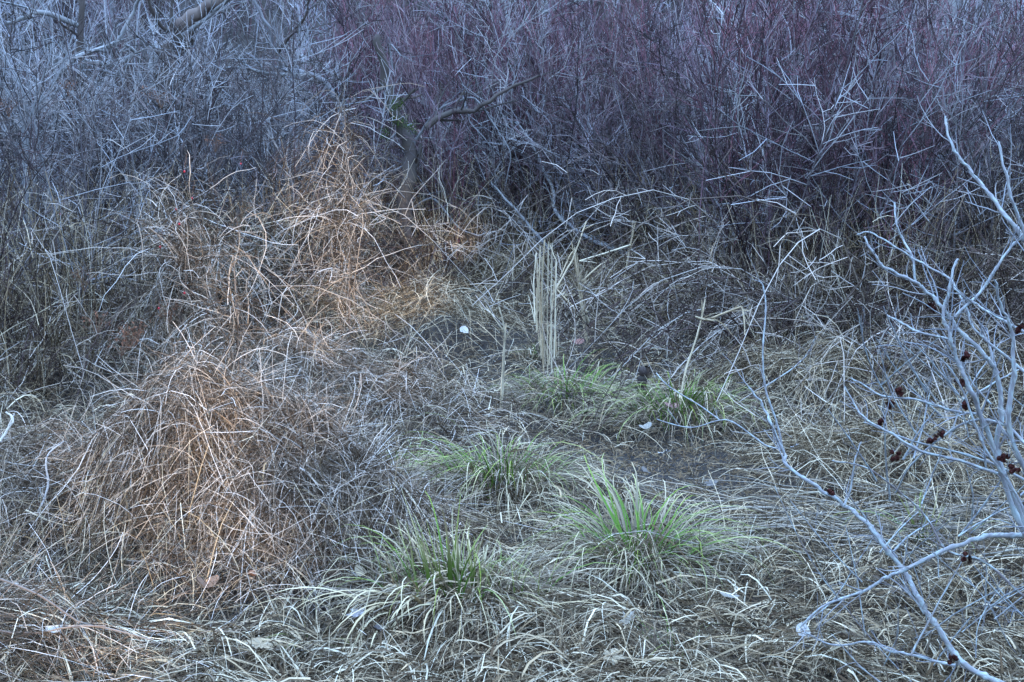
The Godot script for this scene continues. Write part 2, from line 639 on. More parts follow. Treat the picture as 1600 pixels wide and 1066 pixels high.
func build_thicket() -> void:
	# red-purple upright dogwoods, in the middle and behind
	var made := 0
	var tries := 0
	while made < 125 and tries < 3000:
		tries += 1
		var px := rng.randf_range(580, 1480)
		var d := foot_distance(px) + rng.randf_range(0.5, 8.5)
		if px < 700 and d < 15.0:
			continue
		var x := (px - 800.0) / F * d
		shrub("dogwood_shrub", "upright purple-red dogwood shrub in the dense thicket", "shrub", "purple-red dogwood shrubs", "dogwood", x, -d)
		made += 1
	# grey spreading shrubs on both flanks
	for k in 95:
		var px := rng.randf_range(-150, 640) if k % 5 < 3 else rng.randf_range(1080, 1760)
		var d := foot_distance(px) + rng.randf_range(0.3, 9.5)
		var x := (px - 800.0) / F * d
		shrub("grey_shrub", "bare grey shrub with forking twigs in the thicket", "shrub", "bare grey shrubs of the thicket", "grey", x, -d)
	# a loose line of grey shrubs before the dogwoods
	for k in 9:
		var px := rng.randf_range(600, 1150)
		var d := foot_distance(px) + rng.randf_range(0.4, 2.6)
		var x := (px - 800.0) / F * d
		shrub("grey_shrub", "bare grey shrub standing in front of the purple dogwoods", "shrub", "bare grey shrubs before the dogwoods", "grey", x, -d)
	# bowed brown canes along the front edge
	for k in 85:
		var px := rng.randf_range(-120, 1720)
		var d := foot_distance(px) + rng.randf_range(0.0, 2.6) + (1.0 if px > 740.0 and px < 1200.0 else 0.0)
		var x := (px - 800.0) / F * d
		shrub("bramble_bush", "brown bramble of bowed canes at the thicket edge", "shrub", "brown brambles along the thicket edge", "cane", x, -d)
	for k in 26:
		var px := rng.randf_range(1210, 1720)
		var d := rng.randf_range(9.2, 10.8)
		var x := (px - 800.0) / F * d
		shrub("bramble_bush", "brown bramble of bowed canes behind the low straw hump", "shrub", "brown brambles behind the straw hump", "cane", x, -d)
	# saplings standing out above
	for k in 26:
		var px := rng.randf_range(-150, 1750)
		var d := rng.randf_range(17.0, 27.0)
		var x := (px - 800.0) / F * d
		shrub("sapling", "thin pale sapling rising behind the thicket", "tree", "pale saplings behind the thicket", "sapling", x, -d)

func build_far_brush() -> void:
	# the brush on the slope behind, too far to tell apart
	for kind in ["dogwood", "grey"]:
		var mm := MultiMesh.new()
		mm.transform_format = MultiMesh.TRANSFORM_3D
		mm.mesh = bushes[kind][0]
		var cnt := 80
		mm.instance_count = cnt
		for k in cnt:
			var d := rng.randf_range(20.0, 35.0)
			var x := rng.randf_range(-1, 1) * (half_width(d) + 2.0)
			var s := rng.randf_range(0.8, 1.3)
			var bs := Basis(Vector3.UP, rng.randf() * TAU).scaled(Vector3(s, s, s))
			mm.set_instance_transform(k, Transform3D(bs, Vector3(x, soil_at(x, -d) - 0.05, -d)))
		var o := MultiMeshInstance3D.new()
		o.name = numbered("far_brush")
		o.multimesh = mm
		add_child(o)
		tag(o, "distant purple brush covering the slope" if kind == "dogwood" else "distant grey brush covering the slope", "brush", "", "stuff")

# ---------------------------------------------------------------- limbs traced as polylines of photograph pixels
func px_line(list: Array, d0: float, d1: float, wob := 0.05) -> PackedVector3Array:
	var p := PackedVector3Array()
	for k in list.size():
		var t := float(k) / maxf(1.0, list.size() - 1)
		var dd := lerpf(d0, d1, t) + (rng.randf_range(-wob, wob) if k > 0 else 0.0)
		p.append(at(list[k][0], list[k][1], dd))
	return p

func knobbly(p: PackedVector3Array, amt: float) -> PackedVector3Array:
	for a in p.size():
		if a > 0:
			p[a] += rv() * amt
	return p

func limb(root: Node3D, called: String, list: Array, d0: float, d1: float, r0: float, r1: float, col: Color, mat: Material, twigs := 0, tl := 0.3, sides := 6, wob := 0.05, bark2 := Color(0, 0, 0, 0)) -> PackedVector3Array:
	var pts := knobbly(smooth(px_line(list, d0, d1, wob), 4), r0 * 0.35)
	for a in pts.size():
		pts[a] -= root.position
	var b := Buf.new()
	if bark2.a > 0.0:
		# grey bark with crusty pale lichen spots and swollen buds
		pts = smooth(pts, 3)
		b.tube(pts, r0, r1, col, sides, 0.1, 1.0, rng)
		var nv := b.v.size() / sides
		var ph := rng.randf() * 100.0
		for q in nv:
			var kn := 1.0 + (0.45 if q % 11 == 4 and q > 8 else 0.0) + rng.randf_range(-0.1, 0.1)
			for e in sides:
				var ci := q * sides + e
				if fn.get_noise_3d(ph + q * 4.0, e * 9.0, r0 * 9000.0) > 0.12:
					b.c[ci] = tint(bark2, 0.85, 1.15)
				b.v[ci] = pts[q] + (b.v[ci] - pts[q]) * kn
	else:
		b.tube(pts, r0, r1, col, sides, 0.16, 1.0, rng)
	for k in twigs:
		var a := rng.randi_range(1, pts.size() - 2)
		var d := (pts[a + 1] - pts[a]).normalized()
		var l := tl * rng.randf_range(0.4, 1.2)
		var rr := lerpf(r0, r1, float(a) / pts.size()) * 0.5
		var q := grow(b, pts[a], (d + rv().normalized() * 0.9 + Vector3(0, 0.2, 0)).normalized(), l, 5, rr, rr * 0.45, tint(col, 0.8, 1.15), 0.16, 0.03)
		for k2 in 2:
			var j := rng.randi_range(1, 4)
			grow(b, q[j], ((q[j + 1] - q[j]).normalized() + rv().normalized() * 0.9).normalized(), l * rng.randf_range(0.2, 0.5), 3, rr * 0.55, rr * 0.3, tint(col, 0.8, 1.15), 0.16, 0.04)
	part(called, b.mesh(mat), root)
	return pts

func build_trees() -> void:
	var dark := Color(0.085, 0.07, 0.06)
	var grey := Color(0.21, 0.205, 0.195)
	var pale := Color(0.28, 0.272, 0.26)
	# broken dark tree at the left
	var t := thing("broken_tree", "dark broken tree with a split leaning trunk above the grey shrubs", "tree", Vector3(at(262, 120, 16.0).x, soil_at(at(262, 120, 16.0).x, -16.0), -16.0))
	limb(t, "trunk", [[258, 330], [262, 220], [256, 120], [272, 70], [300, 62]], 16.0, 15.9, 0.13, 0.11, dark, mats.bark, 3, 0.5, 9)
	limb(t, "branch", [[272, 50], [300, 25], [340, 5], [390, -30]], 15.9, 15.6, 0.10, 0.06, Color(0.17, 0.13, 0.11), mats.bark, 2, 0.6, 8)
	limb(t, "branch", [[285, 55], [330, 22], [362, -8]], 15.8, 15.5, 0.03, 0.02, grey, mats.bark, 3, 0.6)
	limb(t, "branch", [[268, 60], [268, 20], [271, -20]], 15.7, 15.6, 0.025, 0.02, dark, mats.bark, 3, 0.6)
	limb(t, "branch", [[262, 50], [243, 28], [228, -10]], 15.8, 15.6, 0.025, 0.015, dark, mats.bark, 3, 0.5)
	limb(t, "branch", [[240, 70], [236, 110], [240, 140]], 15.8, 15.7, 0.035, 0.02, grey, mats.bark, 2, 0.5)
	# pale crooked limb tree, far left
	t = thing("crooked_tree", "crooked grey tree with pale zigzag limbs beside the broken tree", "tree", Vector3(at(126, 150, 14.5).x, soil_at(at(126, 150, 14.5).x, -14.5), -14.5))
	limb(t, "trunk", [[122, 330], [124, 230], [125, 149], [126, 57], [127, -10]], 14.5, 14.6, 0.05, 0.03, dark, mats.bark, 4, 0.6)
	limb(t, "branch", [[124, 150], [84, 132], [118, 91], [162, 74], [182, 64], [209, 17], [219, -10]], 14.5, 14.0, 0.035, 0.018, pale, mats.bark, 7, 0.7)
	limb(t, "branch", [[125, 110], [135, 98], [160, 99], [189, 98], [209, 81], [195, 70]], 14.4, 14.1, 0.035, 0.02, pale, mats.bark, 4, 0.4)
	limb(t, "branch", [[127, 40], [60, 18], [38, 28], [10, 38]], 14.6, 14.3, 0.04, 0.02, grey, mats.bark, 4, 0.6)
	# arching dark limbs
	t = thing("arching_tree", "slender dark tree with limbs arching over the thicket", "tree", Vector3(at(540, 200, 15.0).x, soil_at(at(540, 200, 15.0).x, -15.0), -15.0))
	limb(t, "trunk", [[552, 330], [545, 240], [520, 145], [483, 118], [446, 108], [432, 88], [419, 44], [395, -8]], 15.0, 14.6, 0.045, 0.018, Color(0.19, 0.18, 0.18), mats.bark, 8, 0.7)
	limb(t, "branch", [[432, 85], [449, 61], [476, 27], [483, -8]], 14.7, 14.4, 0.022, 0.012, dark, mats.bark, 5, 0.5)
	limb(t, "branch", [[483, 118], [425, 115], [375, 105], [334, 108]], 14.8, 14.4, 0.028, 0.012, grey, mats.bark, 6, 0.5)
	# mossy trunk
	t = thing("mossy_tree", "dark mossy leaning tree with broken pale limbs in mid thicket", "tree", Vector3(at(632, 420, 13.4).x, soil_at(at(632, 420, 13.4).x, -13.4), -13.4))
	limb(t, "trunk", [[634, 470], [638, 400], [632, 320], [642, 240], [624, 195], [612, 150], [600, 110], [590, 60]], 13.4, 13.5, 0.10, 0.04, dark, mats.bark, 4, 0.5, 9)
	limb(t, "trunk", [[590, 460], [578, 400], [576, 345], [590, 300]], 13.3, 13.4, 0.08, 0.05, dark, mats.bark, 2, 0.4, 9)
	limb(t, "branch", [[640, 255], [622, 264], [605, 274], [588, 292], [575, 318]], 13.7, 13.4, 0.0132, 0.0072, Color(0.19, 0.185, 0.18), mats.bark, 3, 0.4)
	limb(t, "branch", [[643, 194], [625, 203], [611, 217]], 13.7, 13.5, 0.0149, 0.0090, Color(0.19, 0.185, 0.18), mats.bark, 1, 0.4)
	limb(t, "branch", [[640, 330], [673, 310], [692, 326], [717, 356], [747, 368], [758, 361]], 13.7, 13.3, 0.0165, 0.0065, Color(0.19, 0.185, 0.18), mats.bark, 3, 0.4)
	limb(t, "branch", [[640, 240], [665, 195], [692, 167], [714, 159], [743, 155], [770, 192], [790, 223], [798, 243], [790, 290]], 13.8, 13.4, 0.0165, 0.0050, Color(0.19, 0.185, 0.18), mats.bark, 9, 0.5)
	limb(t, "branch", [[726, 156], [734, 190], [750, 208], [768, 230]], 13.6, 13.4, 0.0099, 0.0036, Color(0.19, 0.185, 0.18), mats.bark, 4, 0.4)
	limb(t, "branch", [[665, 200], [700, 176], [740, 172], [790, 140], [840, 120]], 13.4, 13.6, 0.04, 0.015, dark, mats.bark, 6, 0.5)
	limb(t, "branch", [[614, 110], [610, 70], [625, 85], [650, 98]], 13.9, 13.7, 0.0099, 0.0043, Color(0.19, 0.185, 0.18), mats.bark, 4, 0.4)
	# moss clumps on that trunk
	for m in [[613, 165], [624, 160], [619, 188], [632, 192], [601, 208], [645, 200], [584, 345]]:
		var p := at(m[0], m[1], 13.28)
		var b := Buf.new()
		for k in 160:
			var q := rv().normalized() * rng.randf_range(0.02, 0.07)
			q.y *= 1.4
			var s := 0.014
			b.tri(q, q + rv() * s, q + rv() * s, tint(Color(0.055, 0.085, 0.02), 0.6, 1.4))
		var mo := part("moss", b.mesh(mats.leaf), t, "stuff")
		mo.position = p - t.position
	# pale tree at the middle top
	t = thing("pale_tree", "pale grey tree forking low above the purple dogwoods", "tree", Vector3(at(792, 140, 17.5).x, soil_at(at(792, 140, 17.5).x, -17.5), -17.5))
	limb(t, "trunk", [[786, 330], [788, 230], [792, 135], [797, 122], [798, 74], [793, 34], [780, -10]], 17.5, 17.4, 0.06, 0.035, pale, mats.bark, 4, 0.6)
	limb(t, "branch", [[799, 62], [827, 30], [861, 17], [912, -2]], 17.4, 17.0, 0.035, 0.015, pale, mats.bark, 8, 0.6)
	limb(t, "branch", [[797, 101], [834, 79], [875, 75], [912, 74]], 17.4, 16.9, 0.03, 0.015, pale, mats.bark, 8, 0.6)
	limb(t, "branch", [[792, 130], [834, 110], [885, 88], [930, 60]], 17.4, 16.8, 0.035, 0.012, pale, mats.bark, 9, 0.6)
	limb(t, "branch", [[797, 90], [760, 60], [720, 50], [690, 20]], 17.4, 17.0, 0.025, 0.01, grey, mats.bark, 8, 0.6)
	# drooping grey limb across the lower middle
	t = thing("fallen_limb", "long grey limb slanting down behind the broken cattails", "branch", at(898, 358, 13.6))
	limb(t, "limb", [[985, 398], [940, 383], [898, 358], [868, 331], [864, 294], [851, 270], [834, 230], [807, 189]], 13.2, 14.2, 0.026, 0.012, pale, mats.bark, 9, 0.5)
	t = thing("fallen_limb", "thin grey limb slanting across the dogwood bases", "branch", at(831, 358, 13.3))
	limb(t, "limb", [[860, 392], [831, 358], [790, 311], [766, 284]], 13.0, 13.6, 0.02, 0.01, grey, mats.bark, 5, 0.4)
	# right hand trees
	t = thing("twin_tree", "tree with two smooth bluish trunks standing behind the saplings", "tree", Vector3(at(1480, 80, 22.0).x, soil_at(at(1480, 80, 22.0).x, -22.0), -22.0))
	limb(t, "trunk", [[1476, 200], [1479, 64], [1487, 0], [1491, -60]], 22.0, 22.0, 0.11, 0.09, pale, mats.bark, 0, 0.5, 9)
	limb(t, "trunk", [[1474, 200], [1474, 37], [1469, 0], [1466, -60]], 21.9, 22.0, 0.07, 0.06, pale, mats.bark, 2, 0.5, 9)
	t = thing("forked_sapling", "pale sapling with crossing limbs before the twin trunks", "tree", Vector3(at(1430, 140, 17.0).x, soil_at(at(1430, 140, 17.0).x, -17.0), -17.0))
	limb(t, "trunk", [[1425, 330], [1428, 220], [1430, 118], [1431, 61], [1433, -20]], 17.0, 17.0, 0.045, 0.03, pale, mats.bark, 6, 0.7)
	limb(t, "branch", [[1432, 80], [1418, 57], [1393, 41], [1391, -10]], 16.9, 16.7, 0.03, 0.018, pale, mats.bark, 5, 0.6)
	limb(t, "branch", [[1371, 47], [1418, 71], [1438, 81], [1482, 101]], 16.8, 16.8, 0.024, 0.018, pale, mats.bark, 3, 0.5)
	limb(t, "branch", [[1432, 75], [1460, 50], [1480, 10], [1490, -30]], 16.9, 16.5, 0.025, 0.012, pale, mats.bark, 6, 0.6)
	t = thing("leaning_sapling", "thin pale sapling leaning over the brambles behind the alder", "tree", Vector3(at(1499, 400, 11.2).x, soil_at(at(1499, 400, 11.2).x, -11.2), -11.2))
	limb(t, "trunk", [[1530, 440], [1499, 358], [1465, 314], [1445, 284], [1389, 236], [1361, 203]], 11.2, 11.8, 0.017, 0.008, grey, mats.bark, 5, 0.4)
	limb(t, "branch", [[1389, 236], [1394, 206], [1412, 172], [1431, 142]], 11.8, 12.0, 0.01, 0.006, grey, mats.bark, 5, 0.3)
	t = thing("bent_branch", "dark bare branch bowing over the brown brambles", "branch", at(1337, 311, 11.6))
	limb(t, "limb", [[1346, 420], [1340, 360], [1337, 311], [1317, 277], [1290, 257], [1270, 262]], 11.6, 11.7, 0.02, 0.01, dark, mats.bark, 4, 0.4)
	# pale bushes beside the purple stems
	t = thing("pale_bush", "pale bluish bush fanning up among purple dogwoods", "shrub", Vector3(at(1175, 260, 14.0).x, soil_at(at(1175, 260, 14.0).x, -14.0), -14.0))
	for l in [[[1178, 330], [1160, 205], [1130, 140], [1105, 90]], [[1178, 330], [1165, 220], [1150, 130], [1135, 60]], [[1180, 330], [1170, 205], [1185, 120], [1190, 60]], [[1178, 330], [1140, 190], [1090, 165], [1068, 130]], [[1178, 330], [1130, 185], [1120, 110], [1125, 40]]]:
		limb(t, "branch", l, 14.0, 13.6, 0.017, 0.006, Color(0.29, 0.285, 0.28), mats.bark, 12, 0.5)
	t = thing("pale_bush", "pale bluish bush fanning up beside the crooked tree", "shrub", Vector3(at(40, 300, 11.5).x, soil_at(at(40, 300, 11.5).x, -11.5), -11.5))
	for l in [[[46, 400], [37, 216], [40, 169], [30, 128], [0, 81]], [[44, 400], [42, 220], [60, 140], [80, 90]], [[48, 400], [40, 210], [85, 130], [115, 55]], [[44, 400], [38, 210], [15, 150], [-15, 110]]]:
		limb(t, "branch", l, 11.5, 11.2, 0.015, 0.006, Color(0.29, 0.285, 0.28), mats.bark, 11, 0.45)

# ---------------------------------------------------------------- the alder in front
func build_alder() -> void:
	var col := Color(0.27, 0.26, 0.255)
	var dk := Color(0.38, 0.42, 0.39, 1.0)
	var root := thing("alder_bush", "bluish lichened alder bush with dark cones reaching in over the reeds", "shrub", Vector3(2.15, soil_at(2.15, -4.2), -4.2))
	# stems that rise from the stool beyond the frame
	limb(root, "stem", [[1790, 1090], [1660, 1090], [1551, 1064], [1496, 1027], [1458, 969], [1435, 936], [1415, 895], [1381, 851], [1350, 814], [1320, 790], [1276, 760], [1229, 726], [1225, 708], [1205, 664], [1192, 634], [1171, 607]], 4.2, 4.9, 0.0128, 0.0042, col, mats.bark, 12, 0.22, 7, 0.02, dk)
	limb(root, "stem", [[1790, 1080], [1690, 990], [1630, 900], [1590, 790], [1560, 708], [1565, 637], [1553, 576], [1536, 553], [1496, 512], [1475, 482], [1448, 455], [1428, 438], [1384, 418], [1367, 397], [1350, 370]], 4.2, 4.5, 0.0120, 0.0037, col, mats.bark, 15, 0.2, 7, 0.02, dk)
	limb(root, "stem", [[1790, 1075], [1680, 950], [1600, 830], [1543, 674], [1516, 607], [1499, 566], [1485, 526], [1475, 492], [1489, 428], [1496, 404]], 4.2, 4.3, 0.0112, 0.0037, col, mats.bark, 15, 0.2, 7, 0.02, dk)
	limb(root, "stem", [[1790, 1075], [1700, 920], [1640, 800], [1580, 681], [1585, 586], [1580, 519], [1563, 475], [1555, 438]], 4.2, 4.1, 0.0112, 0.0037, col, mats.bark, 13, 0.2, 7, 0.02, dk)
	limb(root, "stem", [[1790, 1070], [1760, 800], [1720, 500], [1650, 420], [1587, 358], [1546, 304], [1513, 263], [1486, 223], [1475, 182]], 4.2, 4.7, 0.0120, 0.0037, col, mats.bark, 13, 0.2, 7, 0.02, dk)
	limb(root, "stem", [[1795, 1070], [1760, 700], [1700, 500], [1625, 420], [1600, 358], [1577, 297], [1560, 220]], 4.2, 4.4, 0.0120, 0.0037, col, mats.bark, 13, 0.2, 7, 0.02, dk)
	limb(root, "stem", [[1790, 1080], [1700, 850], [1594, 836], [1543, 838], [1489, 855], [1411, 892], [1381, 905], [1350, 925], [1296, 942], [1249, 980]], 4.2, 4.4, 0.0112, 0.0037, col, mats.bark, 12, 0.2, 7, 0.02, dk)
	limb(root, "branch", [[1496, 1030], [1489, 1040], [1418, 1022], [1388, 1017], [1357, 1003], [1300, 1008], [1252, 983]], 4.25, 4.5, 0.0071, 0.0027, col, mats.bark, 10, 0.18, 6, 0.02, dk)
	limb(root, "branch", [[1320, 790], [1330, 760], [1336, 720], [1346, 690]], 4.6, 4.7, 0.0048, 0.0023, col, mats.bark, 5, 0.12, 5, 0.02, dk)
	limb(root, "branch", [[1431, 440], [1425, 401], [1411, 374], [1401, 350], [1398, 318]], 4.45, 4.6, 0.0048, 0.0032, col, mats.bark, 4, 0.1, 5, 0.02, dk)
	limb(root, "branch", [[1526, 475], [1496, 455], [1482, 434], [1428, 404], [1391, 380], [1357, 363], [1340, 367]], 4.3, 4.6, 0.0056, 0.0027, col, mats.bark, 7, 0.12, 5, 0.02, dk)
	limb(root, "branch", [[1492, 496], [1536, 451], [1553, 424], [1583, 384], [1610, 357]], 4.3, 4.4, 0.0056, 0.0046, col, mats.bark, 6, 0.15, 5, 0.02, dk)
	limb(root, "branch", [[1620, 590], [1600, 580], [1546, 536], [1519, 509], [1512, 485], [1496, 455]], 4.15, 4.4, 0.0064, 0.0027, col, mats.bark, 7, 0.15, 5, 0.02, dk)
	limb(root, "branch", [[1640, 540], [1600, 519], [1577, 505], [1540, 485], [1526, 475]], 4.15, 4.3, 0.0056, 0.0037, col, mats.bark, 5, 0.15, 5, 0.02, dk)
	limb(root, "branch", [[1482, 530], [1435, 519], [1411, 505], [1388, 494]], 4.3, 4.5, 0.0048, 0.0037, col, mats.bark, 3, 0.1, 5, 0.02, dk)
	limb(root, "branch", [[1526, 647], [1482, 640], [1428, 624], [1384, 620], [1357, 607], [1330, 590]], 4.3, 4.6, 0.0056, 0.0027, col, mats.bark, 6, 0.14, 5, 0.02, dk)
	limb(root, "branch", [[1560, 740], [1500, 720], [1438, 704], [1394, 678], [1357, 657], [1340, 640], [1320, 603]], 4.2, 4.6, 0.0064, 0.0027, col, mats.bark, 9, 0.15, 5, 0.02, dk)
	limb(root, "branch", [[1225, 705], [1210, 650], [1195, 600], [1193, 539], [1197, 485], [1193, 448], [1185, 439]], 4.9, 5.1, 0.0048, 0.0027, col, mats.bark, 5, 0.15, 5, 0.02, dk)
	limb(root, "branch", [[1217, 701], [1195, 695], [1148, 661], [1125, 657], [1076, 668], [1026, 655]], 4.9, 5.2, 0.0040, 0.0023, col, mats.bark, 4, 0.1, 5, 0.02, dk)
	limb(root, "branch", [[1125, 657], [1091, 632], [1044, 603], [1026, 583]], 5.05, 5.3, 0.0032, 0.0023, col, mats.bark, 3, 0.1, 5, 0.02, dk)
	limb(root, "branch", [[1195, 605], [1240, 575], [1262, 552], [1275, 525]], 5.0, 5.1, 0.0032, 0.0023, Color(0.16, 0.13, 0.12), mats.bark, 4, 0.15, 5, 0.02, dk)
	limb(root, "branch", [[1620, 760], [1540, 720], [1430, 690], [1350, 660]], 4.2, 4.6, 0.0056, 0.0027, col, mats.bark, 8, 0.18, 5, 0.03, dk)
	limb(root, "branch", [[1620, 950], [1540, 880], [1480, 860], [1440, 800], [1360, 735], [1300, 720]], 4.2, 4.7, 0.0056, 0.0027, Color(0.16, 0.13, 0.12), mats.bark, 8, 0.2, 5, 0.03, dk)
	limb(root, "branch", [[1610, 700], [1560, 660], [1500, 665], [1430, 720], [1400, 770]], 4.1, 4.5, 0.0064, 0.0027, col, mats.bark, 8, 0.18, 5, 0.03, dk)
	limb(root, "branch", [[1640, 880], [1580, 760], [1540, 700], [1500, 600], [1470, 560]], 4.1, 4.3, 0.0064, 0.0027, col, mats.bark, 8, 0.18, 5, 0.03, dk)
	limb(root, "branch", [[1249, 980], [1300, 940], [1340, 880], [1370, 830]], 4.5, 4.6, 0.0032, 0.0019, Color(0.16, 0.13, 0.12), mats.bark, 5, 0.15, 5, 0.03, dk)
	limb(root, "branch", [[1425, 1066], [1380, 1020], [1330, 960], [1270, 880], [1210, 760]], 4.4, 4.7, 0.0032, 0.0019, Color(0.16, 0.13, 0.12), mats.bark, 5, 0.15, 5, 0.03, dk)
	# fine crossing twigs low in the bush
	for k in 60:
		var p0 := Vector2(rng.randf_range(1340, 1660), rng.randf_range(600, 1080))
		var ang := rng.randf_range(-2.6, -0.5)
		var l := rng.randf_range(70, 190)
		var p1 := p0 + Vector2(cos(ang), sin(ang)) * l * 0.5
		var p2 := p1 + Vector2(cos(ang + rng.randf_range(-0.5, 0.5)), sin(ang + 0.2)) * l * 0.5
		var dd := rng.randf_range(4.2, 4.9)
		limb(root, "branch", [[p0.x, p0.y], [p1.x, p1.y], [p2.x, p2.y]], dd, dd + rng.randf_range(-0.2, 0.2), rng.randf_range(0.0025, 0.005), 0.0016, tint(col, 0.6, 1.05), mats.bark, 4, 0.14, 5, 0.03, dk)
	# dark clusters of old cones
	for q in [[1455, 481, 4.4], [1509, 557, 4.25], [1500, 600, 4.3], [1409, 614, 4.45], [1394, 632, 4.5], [1380, 660, 4.5], [1468, 678, 4.35], [1455, 688, 4.35], [1512, 634, 4.25], [1592, 512, 4.1], [1400, 712, 4.5], [1568, 716, 4.15], [1585, 735, 4.1], [1510, 872, 4.25], [1490, 1030, 4.2], [1296, 772, 4.6]]:
		var c0 := at(q[0], q[1], q[2])
		var b := Buf.new()
		for k in 6:
			var o := rv() * 0.014
			var ax := (rv() + Vector3(0, -0.4, 0)).normalized()
			for s in 42:
				var t := s / 42.0
				var th := s * 2.4
				var u := ax.cross(Vector3(0.3, 0.5, 0.8)).normalized()
				var w := ax.cross(u)
				var rr := 0.0052 * sin(PI * (0.12 + 0.8 * t)) + 0.001
				var dirr := u * cos(th) + w * sin(th)
				var c := o + ax * (t - 0.5) * 0.017
				var tip := c + dirr * (rr + 0.0025) + ax * 0.002
				var sd := ax.cross(dirr) * 0.0026
				var cl := tint(Color(0.065, 0.024, 0.02), 0.5, 1.6)
				b.tri(c + dirr * rr * 0.3 - sd, c + dirr * rr * 0.3 + sd, tip, cl)
				b.tri(c + dirr * rr * 0.4 + ax * 0.003, tip - sd, tip + sd, cl)
		var o2 := part("cone_cluster", b.mesh(mats.twig), root)
		o2.position = c0 - root.position

# ---------------------------------------------------------------- sedge tussocks
func blade_mesh(l: float, w: float, e: float, droop: float, c0: Color, c1: Color) -> ArrayMesh:
	# arches along +x, keel folded
	var pts := PackedVector3Array()
	var a := e
	var p := Vector3.ZERO
	pts.append(p)
	var n := 8
	var sway := rng.randf_range(-0.12, 0.12)
	var h := 0.0
	for k in n:
		p += Vector3(cos(a) * cos(h), sin(a), cos(a) * sin(h)) * l / n
		a -= droop / n * (0.5 + 1.3 * k / n)
		h += sway
		pts.append(p)
	var b := Buf.new()
	var m := pts.size()
	for k in m:
		var t := float(k) / (m - 1)
		var d := (pts[mini(k + 1, m - 1)] - pts[maxi(k - 1, 0)]).normalized()
		var s := Vector3(0, 0, 1)
		s = (s - d * s.dot(d)).normalized()
		var up := s.cross(d)
		var ww := w * 0.5 * (0.55 + 0.45 * sin(PI * minf(1.0, t * 1.6 + 0.15))) * (1.0 - pow(t, 3.0) * 0.85)
		var cc := c0.lerp(c1, smoothstep(0.3, 0.75, t))
		for q in [-1.0, 0.0, 1.0]:
			b.v.append(pts[k] + s * ww * q - up * (0.35 * ww if q == 0.0 else 0.0))
			b.n.append((up + s * q * -0.35).normalized())
			b.c.append(cc)
	for k in m - 1:
		for q in 2:
			var o := k * 3 + q
			for x in [o, o + 3, o + 1, o + 1, o + 3, o + 4]:
				b.i.append(x)
	return b.mesh(mats.blade)

var blades := {}

func build_blades() -> void:
	var green := Color(0.085, 0.155, 0.03)
	var lime := Color(0.24, 0.31, 0.05)
	var st := Color(0.50, 0.41, 0.25)
	var grey := Color(0.30, 0.245, 0.16)
	blades.arch_dry = []
	blades.arch_green = []
	blades.up = []
	blades.stub = []
	for k in 12:
		blades.arch_dry.append(blade_mesh(rng.randf_range(0.42, 0.62), rng.randf_range(0.004, 0.007), rng.randf_range(0.8, 1.4), rng.randf_range(2.3, 3.3), tint(grey, 0.7, 1.1), tint(st, 0.8, 1.15)))
		blades.arch_green.append(blade_mesh(rng.randf_range(0.32, 0.55), rng.randf_range(0.005, 0.008), rng.randf_range(0.9, 1.45), rng.randf_range(1.9, 3.0), tint(green, 0.8, 1.4), tint(lime.lerp(st, rng.randf() * 0.8), 0.8, 1.15)))
		blades.up.append(blade_mesh(rng.randf_range(0.22, 0.34), rng.randf_range(0.009, 0.014), rng.randf_range(1.25, 1.55), rng.randf_range(0.1, 0.7), tint(green.lerp(Color(0.16, 0.12, 0.05), rng.randf() * 0.5), 0.6, 1.2), tint(lime.lerp(st, rng.randf_range(0.1, 1.0)), 0.9, 1.15)))
		blades.stub.append(blade_mesh(rng.randf_range(0.2, 0.4), rng.randf_range(0.008, 0.013), rng.randf_range(0.3, 1.3), rng.randf_range(0.6, 2.6), tint(st, 0.7, 1.0), tint(st, 0.8, 1.15)))

func tussock(called: String, label: String, x: float, z: float, rx: float, rz: float, mix_: Array, s: float) -> void:
	var root := thing(called, label, "sedge", Vector3(x, soil_at(x, z), z), "sedge clumps on the marsh floor")
	# the matted heart
	var hb := Buf.new()
	for k in 420:
		var a := rng.randf() * TAU
		var r := sqrt(rng.randf())
		var p := Vector3(cos(a) * r * rx * 0.9, 0.0, sin(a) * r * rz * 0.9)
		p.y = soil_at(x + p.x, z + p.z) - root.position.y
		var o := Vector3(cos(a), rng.randf_range(0.2, 1.6), sin(a)).normalized()
		var pts := PackedVector3Array([p])
		for q in 5:
			o = (o + Vector3(0, -0.22, 0) + rv() * 0.12).normalized()
			p += o * 0.065 * s
			p.y = maxf(p.y, soil_at(x + p.x, z + p.z) - root.position.y + 0.004)
			pts.append(p)
		var c := tint(Color(0.26, 0.21, 0.15), 0.6, 1.3)
		hb.ribbon(pts, 0.005, 0.002, rv(), c, c)
	part("thatch", hb.mesh(mats.straw), root, "stuff")
	for kind in mix_:
		var set_: Array = blades[kind[0]]
		for k in kind[1]:
			var st := MeshInstance3D.new()
			st.name = "blade"
			st.mesh = set_[rng.randi() % set_.size()]
			root.add_child(st, true)
			var a := rng.randf() * TAU
			var r: float = pow(rng.randf(), 0.7) * kind[2]
			if kind[0] == "arch_dry":
				r = lerpf(0.45, 1.05, r)
			var p := Vector3(cos(a) * r * rx, 0.0, sin(a) * r * rz)
			p.y = soil_at(x + p.x, z + p.z) - root.position.y - 0.01
			st.position = p
			st.rotation = Vector3(rng.randf_range(-0.25, 0.25), -a + rng.randf_range(-0.5, 0.5), rng.randf_range(-0.1, 0.15))
			var q := s * rng.randf_range(0.6, 1.15) * (1.0 + 0.22 * sin(a + x * 5.0) + 0.15 * sin(3.0 * a + z))
			st.scale = Vector3(q, q, q)

